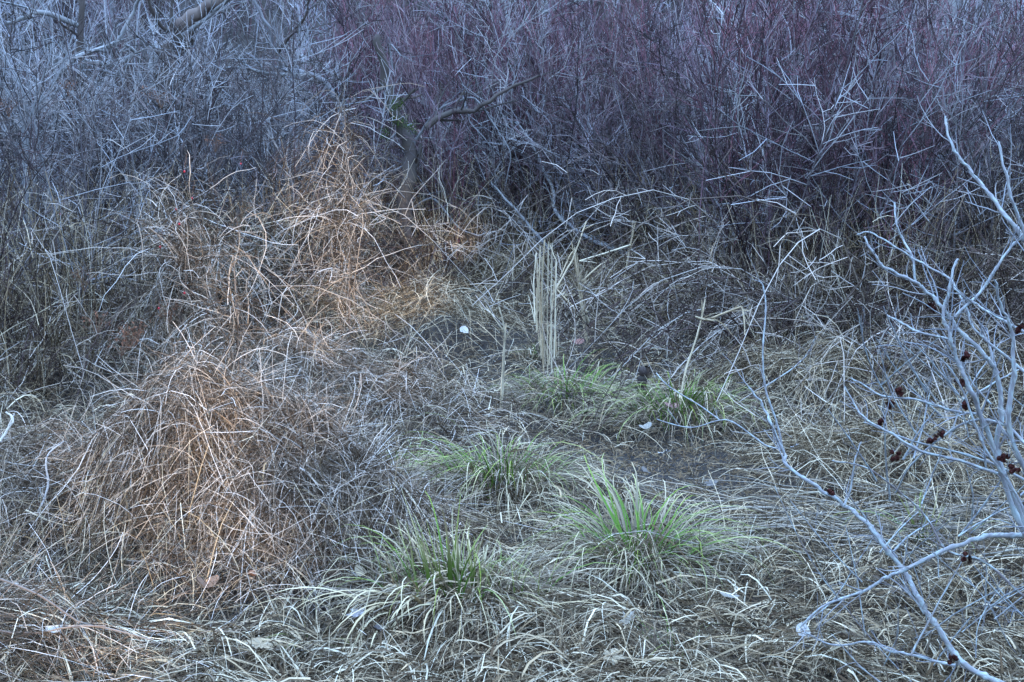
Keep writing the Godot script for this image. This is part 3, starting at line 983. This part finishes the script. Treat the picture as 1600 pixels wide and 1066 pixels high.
func build_tussocks() -> void:
	build_blades()
	tussock("sedge_tussock", "largest drooping sedge tussock, pale blades fanned over a green heart", 0.62, -5.60, 0.24, 0.2, [["arch_dry", 185, 1.0], ["arch_green", 105, 0.85]], 1.3)
	tussock("broad_sedge", "upright clump of broad green sedge blades with bleached tips among cut straw", -0.22, -5.15, 0.36, 0.12, [["up", 100, 1.1], ["stub", 150, 1.5], ["arch_green", 30, 1.0], ["arch_dry", 20, 1.0]], 1.25)
	tussock("sedge_tussock", "sprawling straw-coloured sedge tussock with few green blades behind broad sedge", -0.05, -6.78, 0.34, 0.24, [["arch_dry", 170, 1.0], ["arch_green", 105, 0.9]], 1.2)
	tussock("sedge_tussock", "bright green sedge tussock at the foot of the standing cattail stalks", 0.36, -8.52, 0.38, 0.26, [["arch_dry", 110, 1.0], ["arch_green", 150, 0.9]], 0.95)
	tussock("sedge_tussock", "green sedge tussock around the dark stump", 1.14, -8.15, 0.46, 0.26, [["arch_dry", 100, 1.0], ["arch_green", 150, 0.9]], 1.1)
	tussock("sedge_tussock", "small green and straw sedge tuft at the end of the vine mound", -0.62, -7.0, 0.12, 0.1, [["arch_dry", 40, 1.2], ["arch_green", 26, 0.9]], 0.7)
	tussock("broad_sedge", "few green sedge blades under the alder beside flattened reeds", 2.15, -6.0, 0.16, 0.12, [["up", 16, 1.0], ["arch_green", 20, 1.0], ["arch_dry", 20, 1.0]], 1.0)
	tussock("sedge_tuft", "tiny bright green tuft beside the base of the tall cattail stalks", 0.22, -10.1, 0.12, 0.1, [["arch_green", 26, 1.0]], 0.7)
	tussock("sedge_tuft", "thin green tuft in loose straw before the largest tussock", 0.68, -4.75, 0.1, 0.08, [["arch_green", 12, 1.0], ["arch_dry", 10, 1.0]], 0.55)
	tussock("sedge_tuft", "flattened green tuft beside the pale maple leaf", -0.85, -4.85, 0.14, 0.08, [["arch_green", 14, 1.0], ["arch_dry", 16, 1.0]], 0.6)
	tussock("sedge_tuft", "short green shoots between largest tussock and the lying reeds", 1.15, -5.9, 0.12, 0.1, [["up", 6, 1.0], ["arch_green", 10, 1.0], ["arch_dry", 14, 1.2]], 0.6)

# ---------------------------------------------------------------- cattail stalks
func stalk(root: Node3D, list: Array, d0: float, d1: float, r0: float, r1: float) -> void:
	var pts := px_line(list, d0, d1, 0.0)
	# flattened stalk: two crossed ribs give it body
	var c := tint(Color(0.58, 0.47, 0.31), 0.6, 1.15)
	for a in pts.size():
		pts[a] -= root.position
	var b := Buf.new()
	var dense := PackedVector3Array()
	for a in pts.size() - 1:
		for k in 4:
			dense.append(pts[a].lerp(pts[a + 1], k / 4.0) + rv() * 0.0015)
	dense.append(pts[pts.size() - 1])
	b.tube(dense, r0 * 0.8, r1 * 0.75, c, 5, 0.22, 1.0, rng)
	# torn sheath strips peeling from the stalk
	for k in 3:
		var a := rng.randi_range(0, dense.size() - 3)
		var q := wander(dense[a] + root.position, (dense[a + 2] - dense[a] + rv() * 0.04).normalized(), rng.randf_range(0.08, 0.25), 4, 0.12, 0.03)
		for e in q.size():
			q[e] -= root.position
		b.ribbon(q, r0 * 1.3, r0 * 0.4, rv(), tint(c, 0.6, 1.0), tint(c, 0.7, 1.1))
	part("stalk", b.mesh(mats.straw), root)

func build_cattails() -> void:
	var d := 9.7
	var r := thing("cattail_clump", "tall broken cattail stalks standing upright over green sedge", "cattail", on_ground(856, 596))
	d = -r.position.z
	for l in [[[850, 590], [845, 470], [851, 375]], [[856, 600], [855, 480], [857, 378], [868, 405]], [[862, 585], [861, 470], [863, 380]], [[846, 560], [842, 460], [844, 385]], [[866, 560], [868, 480], [869, 405]], [[869, 555], [867, 490], [868, 412]], [[852, 570], [848, 480], [847, 400]], [[838, 520], [840, 460], [839, 405]], [[843, 540], [838, 490], [838, 450]], [[858, 570], [860, 520], [866, 440]], [[836, 505], [834, 440], [838, 395]]]:
		stalk(r, l, d + rng.randf_range(-0.05, 0.15), d + rng.randf_range(-0.05, 0.15), rng.randf_range(0.0055, 0.009), rng.randf_range(0.005, 0.0075))
	r = thing("cattail_clump", "leaning cattail stalks with broken tops behind the upright clump", "cattail", on_ground(915, 545))
	d = -r.position.z
	for l in [[[918, 535], [905, 450], [893, 377]], [[915, 530], [903, 440], [898, 386]], [[919, 530], [908, 470], [908, 415]], [[914, 500], [906, 440], [901, 395]], [[876, 432], [890, 400], [899, 388]], [[920, 505], [915, 480], [912, 468]], [[908, 440], [940, 412], [947, 409]], [[912, 455], [922, 445], [930, 442]]]:
		stalk(r, l, d + rng.randf_range(-0.1, 0.1), d + rng.randf_range(-0.1, 0.1), 0.0085, 0.006)
	r = thing("cattail_stalk", "pale cattail stalk leaning steeply across the standing clumps", "cattail", at(850, 480, 10.2))
	stalk(r, [[862, 462], [880, 432], [895, 405], [907, 372], [916, 346]], 10.2, 10.5, 0.011, 0.008)
	r = thing("cattail_stalk", "pale cattail stalk snapped over, its long end propped level", "cattail", at(980, 480, 10.9))
	stalk(r, [[905, 408], [945, 396], [985, 383]], 10.7, 10.9, 0.007, 0.010)
	stalk(r, [[985, 383], [990, 362], [993, 346]], 10.9, 10.9, 0.010, 0.007)
	stalk(r, [[968, 510], [973, 450], [983, 395], [985, 383]], 11.0, 10.9, 0.011, 0.009)
	r = thing("cattail_stalk", "cattail stalks lying slanted behind the upright clump", "cattail", on_ground(812, 505))
	d = -r.position.z
	stalk(r, [[810, 506], [835, 488], [870, 466], [895, 447]], d, d - 0.2, 0.009, 0.008)
	stalk(r, [[812, 503], [830, 509]], d, d, 0.009, 0.009)
	stalk(r, [[870, 452], [885, 468], [900, 484]], d - 0.2, d - 0.4, 0.008, 0.008)
	stalk(r, [[868, 462], [882, 460], [899, 460]], d - 0.2, d - 0.2, 0.007, 0.007)
	r = thing("cattail_stalk", "lone forked cattail stalk standing before the sedge", "cattail", on_ground(784, 642))
	d = -r.position.z
	stalk(r, [[784, 642], [787, 570], [789, 520], [785, 497], [779, 479]], d, d, 0.010, 0.006)
	stalk(r, [[782, 640], [786, 560], [791, 505]], d + 0.02, d + 0.03, 0.008, 0.006)
	r = thing("cattail_stalk", "pale cattail stalk bent into a crook above the stump", "cattail", on_ground(1062, 640))
	d = -r.position.z
	stalk(r, [[1062, 640], [1067, 600], [1074, 570], [1086, 535], [1096, 500], [1102, 467]], d, d, 0.011, 0.006)
	stalk(r, [[1086, 495], [1100, 499], [1116, 501]], d - 0.02, d - 0.02, 0.008, 0.008)
	stalk(r, [[1112, 497], [1135, 488], [1159, 479]], d, d - 0.05, 0.008, 0.008)
	stalk(r, [[1159, 479], [1163, 500], [1164, 523]], d - 0.05, d - 0.05, 0.007, 0.005)
	r = thing("cattail_stalk", "short cattail stub lying on straw at the clump base", "cattail", on_ground(868, 545))
	stalk(r, [[862, 541], [880, 536], [897, 533]], -r.position.z, -r.position.z, 0.008, 0.009)

# ---------------------------------------------------------------- stump, lying reeds, sticks, leaves
func build_stump() -> void:
	var p := on_ground(1006, 632)
	var r := thing("stump", "dark weathered broken stub standing in the green sedge", "stump", p)
	var d := -p.z
	limb(r, "stump_body", [[1004, 640], [1003, 618], [1003, 600], [1005, 585], [1008, 578]], d, d + 0.02, 0.04, 0.03, Color(0.06, 0.048, 0.042), mats.bark, 0, 0.1, 9, 0.0)
	for k in 7:
		var a := TAU * k / 7.0
		var b := Buf.new()
		var e := at(1008, 580, d + 0.02) - p + Vector3(cos(a), 0, sin(a)) * 0.024
		b.tube(PackedVector3Array([e - Vector3(0, 0.05, 0), e, e + Vector3(rng.randf_range(-0.01, 0.01), rng.randf_range(0.01, 0.05), 0)]), 0.012, 0.002, tint(Color(0.10, 0.075, 0.06), 0.6, 1.3), 4)
		part("splinter", b.mesh(mats.bark), r)

func build_reeds() -> void:
	# long grey stems laid flat at the right
	var b := Buf.new()
	for k in 130:
		var p := on_ground(rng.randf_range(1150, 1620), 810.0 + absf(rng.randfn(0.0, 40.0)))
		var hd := rng.randfn(0.14, 0.3) + (PI if rng.randf() < 0.5 else 0.0)
		var pts := lying(p.x, p.z, hd, rng.randf_range(0.5, 1.3), 6, 1.0, rng.randf_range(0.02, 0.08), 0.05)
		var c := tint(Color(0.24, 0.205, 0.16), 0.4, 1.6)
		b.tube(pts, rng.randf_range(0.0022, 0.005), 0.0015, c, 4, 0.12, 1.0, rng)
	whole("flattened_reeds", b.mesh(mats.straw), "long grey reed stems pressed flat beside the alder", "reeds", "", "stuff")
	b = Buf.new()
	for k in 60:
		var p := at(rng.randf_range(1180, 1400), rng.randf_range(478, 520), rng.randf_range(9.8, 10.6))
		var pts := wander(p, Vector3(rng.randf_range(0.7, 1.0), rng.randf_range(-0.15, 0.2), rng.randf_range(-0.3, 0.3)).normalized(), rng.randf_range(0.6, 1.6), 7, 0.06, 0.03)
		b.tube(pts, 0.004, 0.002, tint(Color(0.30, 0.28, 0.25), 0.6, 1.3), 3, 0.12, 1.0, rng)
	whole("leaning_reeds", b.mesh(mats.straw), "long grey stems sagging across the dark hollow under brambles", "reeds", "", "stuff")
	# sticks
	var sticks := [
		["grey stick poking out of the dark gap under vines", [[318, 1066], [345, 1035], [372, 1012]], 4.75, 0.007, Color(0.35, 0.34, 0.33)],
		["dark bent twig crossing the pale brush pile", [[0, 905], [60, 930], [120, 970], [180, 985], [236, 1000]], 4.3, 0.005, Color(0.20, 0.16, 0.13)],
		["brown twig lying over the pale brush pile", [[-10, 985], [50, 990], [110, 980], [165, 978]], 4.25, 0.005, Color(0.22, 0.16, 0.12)],
		["pale forked stick rising by the vine mound", [[0, 690], [12, 672], [20, 655], [10, 645]], 5.9, 0.008, Color(0.55, 0.5, 0.42)],
		["long pale stick slanting across the dead vines behind the brush pile", [[60, 800], [75, 760], [72, 715], [100, 690]], 5.6, 0.006, Color(0.42, 0.40, 0.37)],
	]
	for s in sticks:
		var l: Array = s[1]
		var o := thing("stick", s[0], "stick", at(l[0][0], l[0][1], s[2]))
		limb(o, "stick_body", l, s[2], s[2] + 0.1, s[3], s[3] * 0.6, s[4], mats.bark, 2, 0.08, 5, 0.02)

func leaf_mesh(size: float, lobes: bool, col: Color, curlx: float) -> ArrayMesh:
	var b := Buf.new()
	var n := 40
	var rim := PackedVector3Array()
	for k in n:
		var a := TAU * k / n
		var r := 1.0
		if lobes:
			r = 0.42 + 0.58 * pow(absf(cos(a * 2.5)), 0.7) * (1.0 if cos(a) > -0.8 else 0.5)
			r *= 1.0 + 0.12 * sin(a * 15.0)
		else:
			r = 0.55 + 0.45 * pow(absf(cos(a)), 1.5)
		var p := Vector3(cos(a) * r, 0, sin(a) * r) * size
		p.y = curlx * (p.x * p.x + 0.6 * p.z * p.z) / size + rng.randf_range(-0.04, 0.04) * size
		rim.append(p)
	var thick := Vector3(0, -0.0012, 0)
	for k in n:
		var p := rim[k]
		var q := rim[(k + 1) % n]
		var m0 := p * 0.45
		var m1 := q * 0.45
		m0.y = p.y * 0.25 + (0.05 * size if k % 4 < 2 else -0.03 * size)
		m1.y = q.y * 0.25 + (0.05 * size if (k + 1) % 4 < 2 else -0.03 * size)
		var c := tint(col, 0.85, 1.12)
		b.tri(Vector3.ZERO, m1, m0, c)
		b.tri(m0, m1, p, c)
		b.tri(m1, q, p, c)
		b.tri(p + thick, q + thick, Vector3.ZERO + thick, c)
		b.tri(p, q, p + thick, c)
	return b.mesh(mats.leaf)

func build_leaves() -> void:
	var list := [
		[410, 1052, 0.055, true, Color(0.33, 0.26, 0.17), "pale five-lobed maple leaf flat beside the green tuft", 0.0],
		[955, 1060, 0.05, true, Color(0.33, 0.26, 0.17), "pale lobed maple leaf on straw before the broad sedge", 0.05],
		[568, 936, 0.04, false, Color(0.33, 0.26, 0.17), "cream curled leaf caught on the vine mound slope", 0.9],
		[325, 962, 0.05, false, Color(0.24, 0.15, 0.10), "brown curled leaf in the dark hollow under vines", 0.9],
		[395, 945, 0.03, false, Color(0.26, 0.13, 0.08), "small rusty leaf in the dead vines", 0.6],
		[980, 1002, 0.045, true, Color(0.30, 0.26, 0.20), "bleached crumpled leaf at the foot of the largest tussock", 0.5],
		[1137, 973, 0.045, true, Color(0.30, 0.27, 0.22), "bleached lobed leaf beside alder twig tips", 0.3],
		[1037, 745, 0.04, true, Color(0.36, 0.34, 0.31), "pale grey lobed leaf on bare mud behind the largest tussock", 0.5],
		[1008, 758, 0.035, false, Color(0.17, 0.15, 0.13), "small dark leaf on the bare mud", 0.4],
		[1110, 785, 0.04, true, Color(0.17, 0.15, 0.13), "dark grey lobed leaf at the edge of bare mud", 0.4],
		[902, 548, 0.06, false, Color(0.28, 0.15, 0.12), "reddish brown leaf beside the leaning cattails", 0.4],
		[1048, 655, 0.055, false, Color(0.24, 0.14, 0.12), "dull red leaf below the green sedge at the stump", 0.3],
		[1008, 688, 0.045, false, Color(0.36, 0.33, 0.28), "pale crumpled leaf at the head of the mud hollow", 0.6],
		[560, 1000, 0.045, true, Color(0.36, 0.33, 0.31), "grey lobed leaf among the straw beside vine mound", 0.4],
		[590, 1022, 0.035, false, Color(0.16, 0.14, 0.13), "dark leaf sunk in the straw", 0.4],
		[470, 1040, 0.045, false, Color(0.24, 0.22, 0.20), "grey leaf half under the green tuft", 0.3],
		[1255, 1028, 0.05, false, Color(0.38, 0.36, 0.33), "grey leaf standing in straw under the alder", 0.6],
		[90, 1062, 0.03, false, Color(0.52, 0.48, 0.42), "pale scrap of leaf in the brush pile", 0.4],
		[533, 558, 0.06, false, Color(0.6, 0.5, 0.34), "pale yellow leaf on the rear hump", 0.5],
		[725, 545, 0.06, false, Color(0.45, 0.42, 0.38), "grey leaf fallen on the bleached grass bundle", 0.4],
		[1240, 738, 0.03, true, Color(0.38, 0.36, 0.34), "small pale lobed leaf at the dark edge beneath vines", 0.4],
	]
	for l in list:
		var p := on_ground(l[0], l[1])
		p.y = cover_at(p.x, p.z) + (0.035 if l[4].r > 0.32 else 0.015)
		var o := whole("dead_leaf", leaf_mesh(l[2], l[3], l[4], l[6]), l[5], "leaf", "dead leaves on the straw")
		o.position = p
		o.rotation = Vector3(rng.randf_range(0.1, 0.5), rng.randf() * TAU, rng.randf_range(-0.3, 0.3))

# brown dried flower heads and red hips among the vines at the left
func build_seed_heads() -> void:
	var list := [[200, 520, 8.0], [188, 530, 7.9], [212, 512, 8.0], [105, 130, 11.5], [230, 142, 12.0], [250, 150, 12.0], [12, 162, 11.0], [335, 218, 11.5], [130, 430, 9.0], [265, 480, 8.5], [150, 498, 8.2]]
	for q in list:
		var b := Buf.new()
		for k in 60:
			var p := rv() * Vector3(0.09, 0.05, 0.06)
			var s := 0.016
			b.tri(p, p + rv() * s, p + rv() * s, tint(Color(0.16, 0.075, 0.045), 0.6, 1.5))
			if k % 6 == 0:
				b.tube(PackedVector3Array([Vector3(0, -0.12, 0), p * 0.5 + Vector3(0, -0.04, 0), p]), 0.0025, 0.0015, Color(0.2, 0.12, 0.08))
		var o := whole("seed_head", b.mesh(mats.leaf), "crumbly rust-brown dried seed head among the grey stems", "seed head", "rust-brown dried seed heads")
		o.position = at(q[0], q[1], q[2])
	var sm := SphereMesh.new()
	sm.radius = 0.008
	sm.height = 0.019
	sm.radial_segments = 10
	sm.rings = 6
	var m := StandardMaterial3D.new()
	m.albedo_color = Color(0.62, 0.10, 0.14)
	m.roughness = 0.35
	sm.material = m
	for q in [[280, 350, 8.6], [288, 458, 8.4], [94, 335, 9.5], [376, 256, 10.5], [288, 268, 9.0], [250, 386, 8.6], [300, 310, 8.8], [275, 327, 8.7], [248, 482, 8.3]]:
		var o := thing("rose_hip", "tiny red rose hip on the thorny vines", "berry", at(q[0], q[1], q[2]), "red rose hips")
		part("fruit", sm, o)
		var b := Buf.new()
		b.tube(PackedVector3Array([Vector3(0, 0.012, 0), Vector3(0.004, 0.04, 0.0), Vector3(0.02, 0.09, 0.01), Vector3(0.03, 0.13, 0.02)]), 0.0014, 0.0016, Color(0.2, 0.12, 0.09))
		part("stalk", b.mesh(mats.twig), o)

# ---------------------------------------------------------------- unseen evergreens added behind the camera to shade the marsh
func conifer_mesh(y0: float, y1: float, rad: float, n: int) -> ArrayMesh:
	var b := Buf.new()
	for k in n:
		var t := float(k) / n
		var y := lerpf(y0, y1, t)
		var r := rad * (1.0 - t) + 0.15
		var a := k * 2.39996
		var dirr := Vector3(cos(a), 0, sin(a))
		var sd := Vector3(-sin(a), 0, cos(a))
		var rr := r * rng.randf_range(0.85, 1.1)
		var base := Vector3(0, y, 0)
		var tip := base + dirr * rr + Vector3(0, -0.35 * rr, 0)
		for q in 7:
			var u0 := q / 7.0
			var p := base.lerp(tip, u0) + Vector3(0, 0.12 * rr * sin(u0 * PI), 0)
			var p2 := base.lerp(tip, minf(1.0, u0 + 0.3)) + Vector3(0, -0.05 * rr, 0)
			var w := 0.42 * rr * (1.0 - u0 * 0.75) + 0.08
			var c := tint(Color(0.035, 0.06, 0.025), 0.7, 1.3)
			for s in [-1.0, 1.0]:
				b.tri(p, p2, p.lerp(p2, 0.6) + sd * s * w + Vector3(0, -0.2 * w, 0), c)
				b.tri(p2, p.lerp(p2, 0.6) + sd * s * w + Vector3(0, -0.2 * w, 0), p.lerp(p2, 0.5) + sd * s * w * 0.5 + Vector3(0, -0.75 * w, 0), c)
	return b.mesh(mats.needle)

func conifer(label: String, me: Mesh, x: float, z: float, h: float, s := 1.0) -> void:
	var o := thing("shade_spruce" if label.begins_with("dense") else "shade_pine", label, "tree", Vector3(x, raw_heights(x, z).x - 0.1, z), "unseen evergreens added to shade the marsh")
	var b := Buf.new()
	b.tube(PackedVector3Array([Vector3.ZERO, Vector3(0.03, h * 0.5, 0), Vector3(0, h, 0)]), 0.2, 0.03, Color(0.12, 0.09, 0.07), 9)
	part("trunk", b.mesh(mats.bark), o)
	var cr := part("crown", me, o)
	cr.rotation.y = rng.randf() * TAU
	o.scale = Vector3(s, s, s)

func build_shade_trees() -> void:
	var sp := conifer_mesh(0.4, 18.0, 2.8, 400)  # spruces added out of view as shade casters, spaced to pass one sunbeam
	for x in [-24.1, -20.5, -16.9, -13.3, -8.7, -5.22, 0.12, 3.4, 6.9, 10.5, 14.1, 17.7]:
		conifer("dense dark spruce added out of view behind the viewpoint for shade", sp, x, 32.0, 18.0, 1.3)
	for x in [-22.3, -18.7, -15.1, -11.5, -8.1, 1.4, 5.1, 8.7, 12.3, 15.9]:
		conifer("dense tall spruce in the unseen rear row added for shade", sp, x, 38.0, 18.0, 1.55)
	var pi := conifer_mesh(13.9, 29.0, 4.2, 420)  # added pine crowns, out of view, stop the sun above the gap
	for x in [-6.2, -4.2, -0.6, 0.8]:
		conifer("tall unseen pine with a high crown added to cap the sunbeam", pi, x, 37.0 + 0.3 * x, 28.0)
	for x in [-3.8, -2.8, -1.9]:  # added unseen bare trees weaken and dapple the beam
		var o := whole("sun_filter_tree", bushes.sapling[rng.randi() % bushes.sapling.size()], "unseen leafless tree added in the spruce gap to filter the sun", "tree", "unseen leafless trees added to filter the sun")
		o.position = Vector3(x, soil_at(x, 30.0) - 0.05, 29.0 + rng.randf_range(-0.8, 0.8))
		o.scale = Vector3(3.0, 3.0, 3.0)

# ---------------------------------------------------------------- build
func _ready() -> void:
	rng.seed = 20240317
	fn.seed = 11
	fn.frequency = 0.1
	# camera
	var cam := Camera3D.new()
	cam.name = "camera"
	add_child(cam)
	cam.position = Vector3(0, CAM_H, 0)
	cam.rotation = Vector3(PITCH, 0, 0)
	cam.fov = rad_to_deg(2.0 * atan(533.0 / F))
	cam.near = 0.05
	cam.far = 400.0
	cam.current = true
	# sky
	var env := Environment.new()
	env.background_mode = Environment.BG_SKY
	var sky := Sky.new()
	var sm := ProceduralSkyMaterial.new()
	sm.sky_top_color = Color(0.59, 0.735, 0.945)
	sm.sky_horizon_color = Color(0.75, 0.85, 0.965)
	sm.sky_curve = 0.18
	sm.ground_bottom_color = Color(0.16, 0.14, 0.12)
	sm.ground_horizon_color = Color(0.45, 0.47, 0.5)
	sm.sun_angle_max = 6.0
	sky.sky_material = sm
	env.sky = sky
	env.tonemap_mode = Environment.TONE_MAPPER_LINEAR
	env.tonemap_exposure = 4.7
	env.background_energy_multiplier = 1.6
	env.sdfgi_enabled = true
	env.ssao_enabled = true
	env.ssil_enabled = true
	var we := WorldEnvironment.new()
	we.name = "world"
	we.environment = env
	add_child(we)
	# low winter sun from behind the photographer
	var sun := DirectionalLight3D.new()
	sun.name = "sun"
	add_child(sun)
	var el := deg_to_rad(12.0)
	var az := deg_to_rad(-1.5)
	var to_sun := Vector3(sin(az) * cos(el), sin(el), cos(az) * cos(el))
	sun.look_at_from_position(to_sun * 50.0, Vector3.ZERO, Vector3.UP)
	sun.light_energy = 0.65
	sun.light_color = Color(1.0, 0.94, 0.88)
	sun.light_angular_distance = 0.5
	sun.shadow_enabled = true

	build_materials()
	build_grid()
	build_ground()
	print("ground ", Time.get_ticks_msec())
	build_stems()
	build_shade_trees()
	build_far_brush()
	build_thicket()
	build_trees()
	print("thicket ", Time.get_ticks_msec())
	thicket_foot()
	matted_grass()
	upright_grass()
	print("grass ", Time.get_ticks_msec())
	vine_mound("long mound of tangled tan vines sloping down to the sedge", [0, 1, 2, 3, 0, 1], 21000, VINE, 110, 1.0, 0.2)
	vine_mound("grey-brown vine hump behind the long mound", [4, 5, 13], 8500, VINE, 50, 1.1)
	vine_mound("bluish grey vine hump before the mossy tree", [6, 14, 15], 5500, STRAW, 20, 1.35)
	vine_mound("low hump of fine grey straw under the brambles beside the alder", [7, 8, 10], 8500, STRAW, 30, 1.1, 0.7)
	vine_mound("straw curtain draped at the thicket edge behind the crooked stalk", [11, 12, 16], 6500, STRAW, 20, 1.35)
	vine_mound("pale brush pile of matted twigs beside the dark gap", [9], 2600, VINE, 70, 1.0, 0.1)
	var b1 := Vector3(-1.38, soil_at(-1.38, -10.2), -10.2)
	vine_column(b1, at(537, 150, 10.2), 0.18, 950, "tall column of pinkish vines climbing a dead sapling", VINE)
	var b2 := Vector3(-2.42, soil_at(-2.42, -8.7), -8.7)
	vine_column(b2, at(285, 300, 8.7), 0.5, 1300, "broad cascade of pale vines with red hips", VINE)
	var b3 := Vector3(-1.75, soil_at(-1.75, -7.6), -7.6)
	vine_column(b3, at(365, 400, 7.6), 0.2, 450, "slim pale vine twist rising from the long mound", VINE)
	print("vines ", Time.get_ticks_msec())
	build_tussocks()
	build_cattails()
	build_stump()
	build_reeds()
	build_alder()
	build_leaves()
	build_seed_heads()
	print("done ", Time.get_ticks_msec())
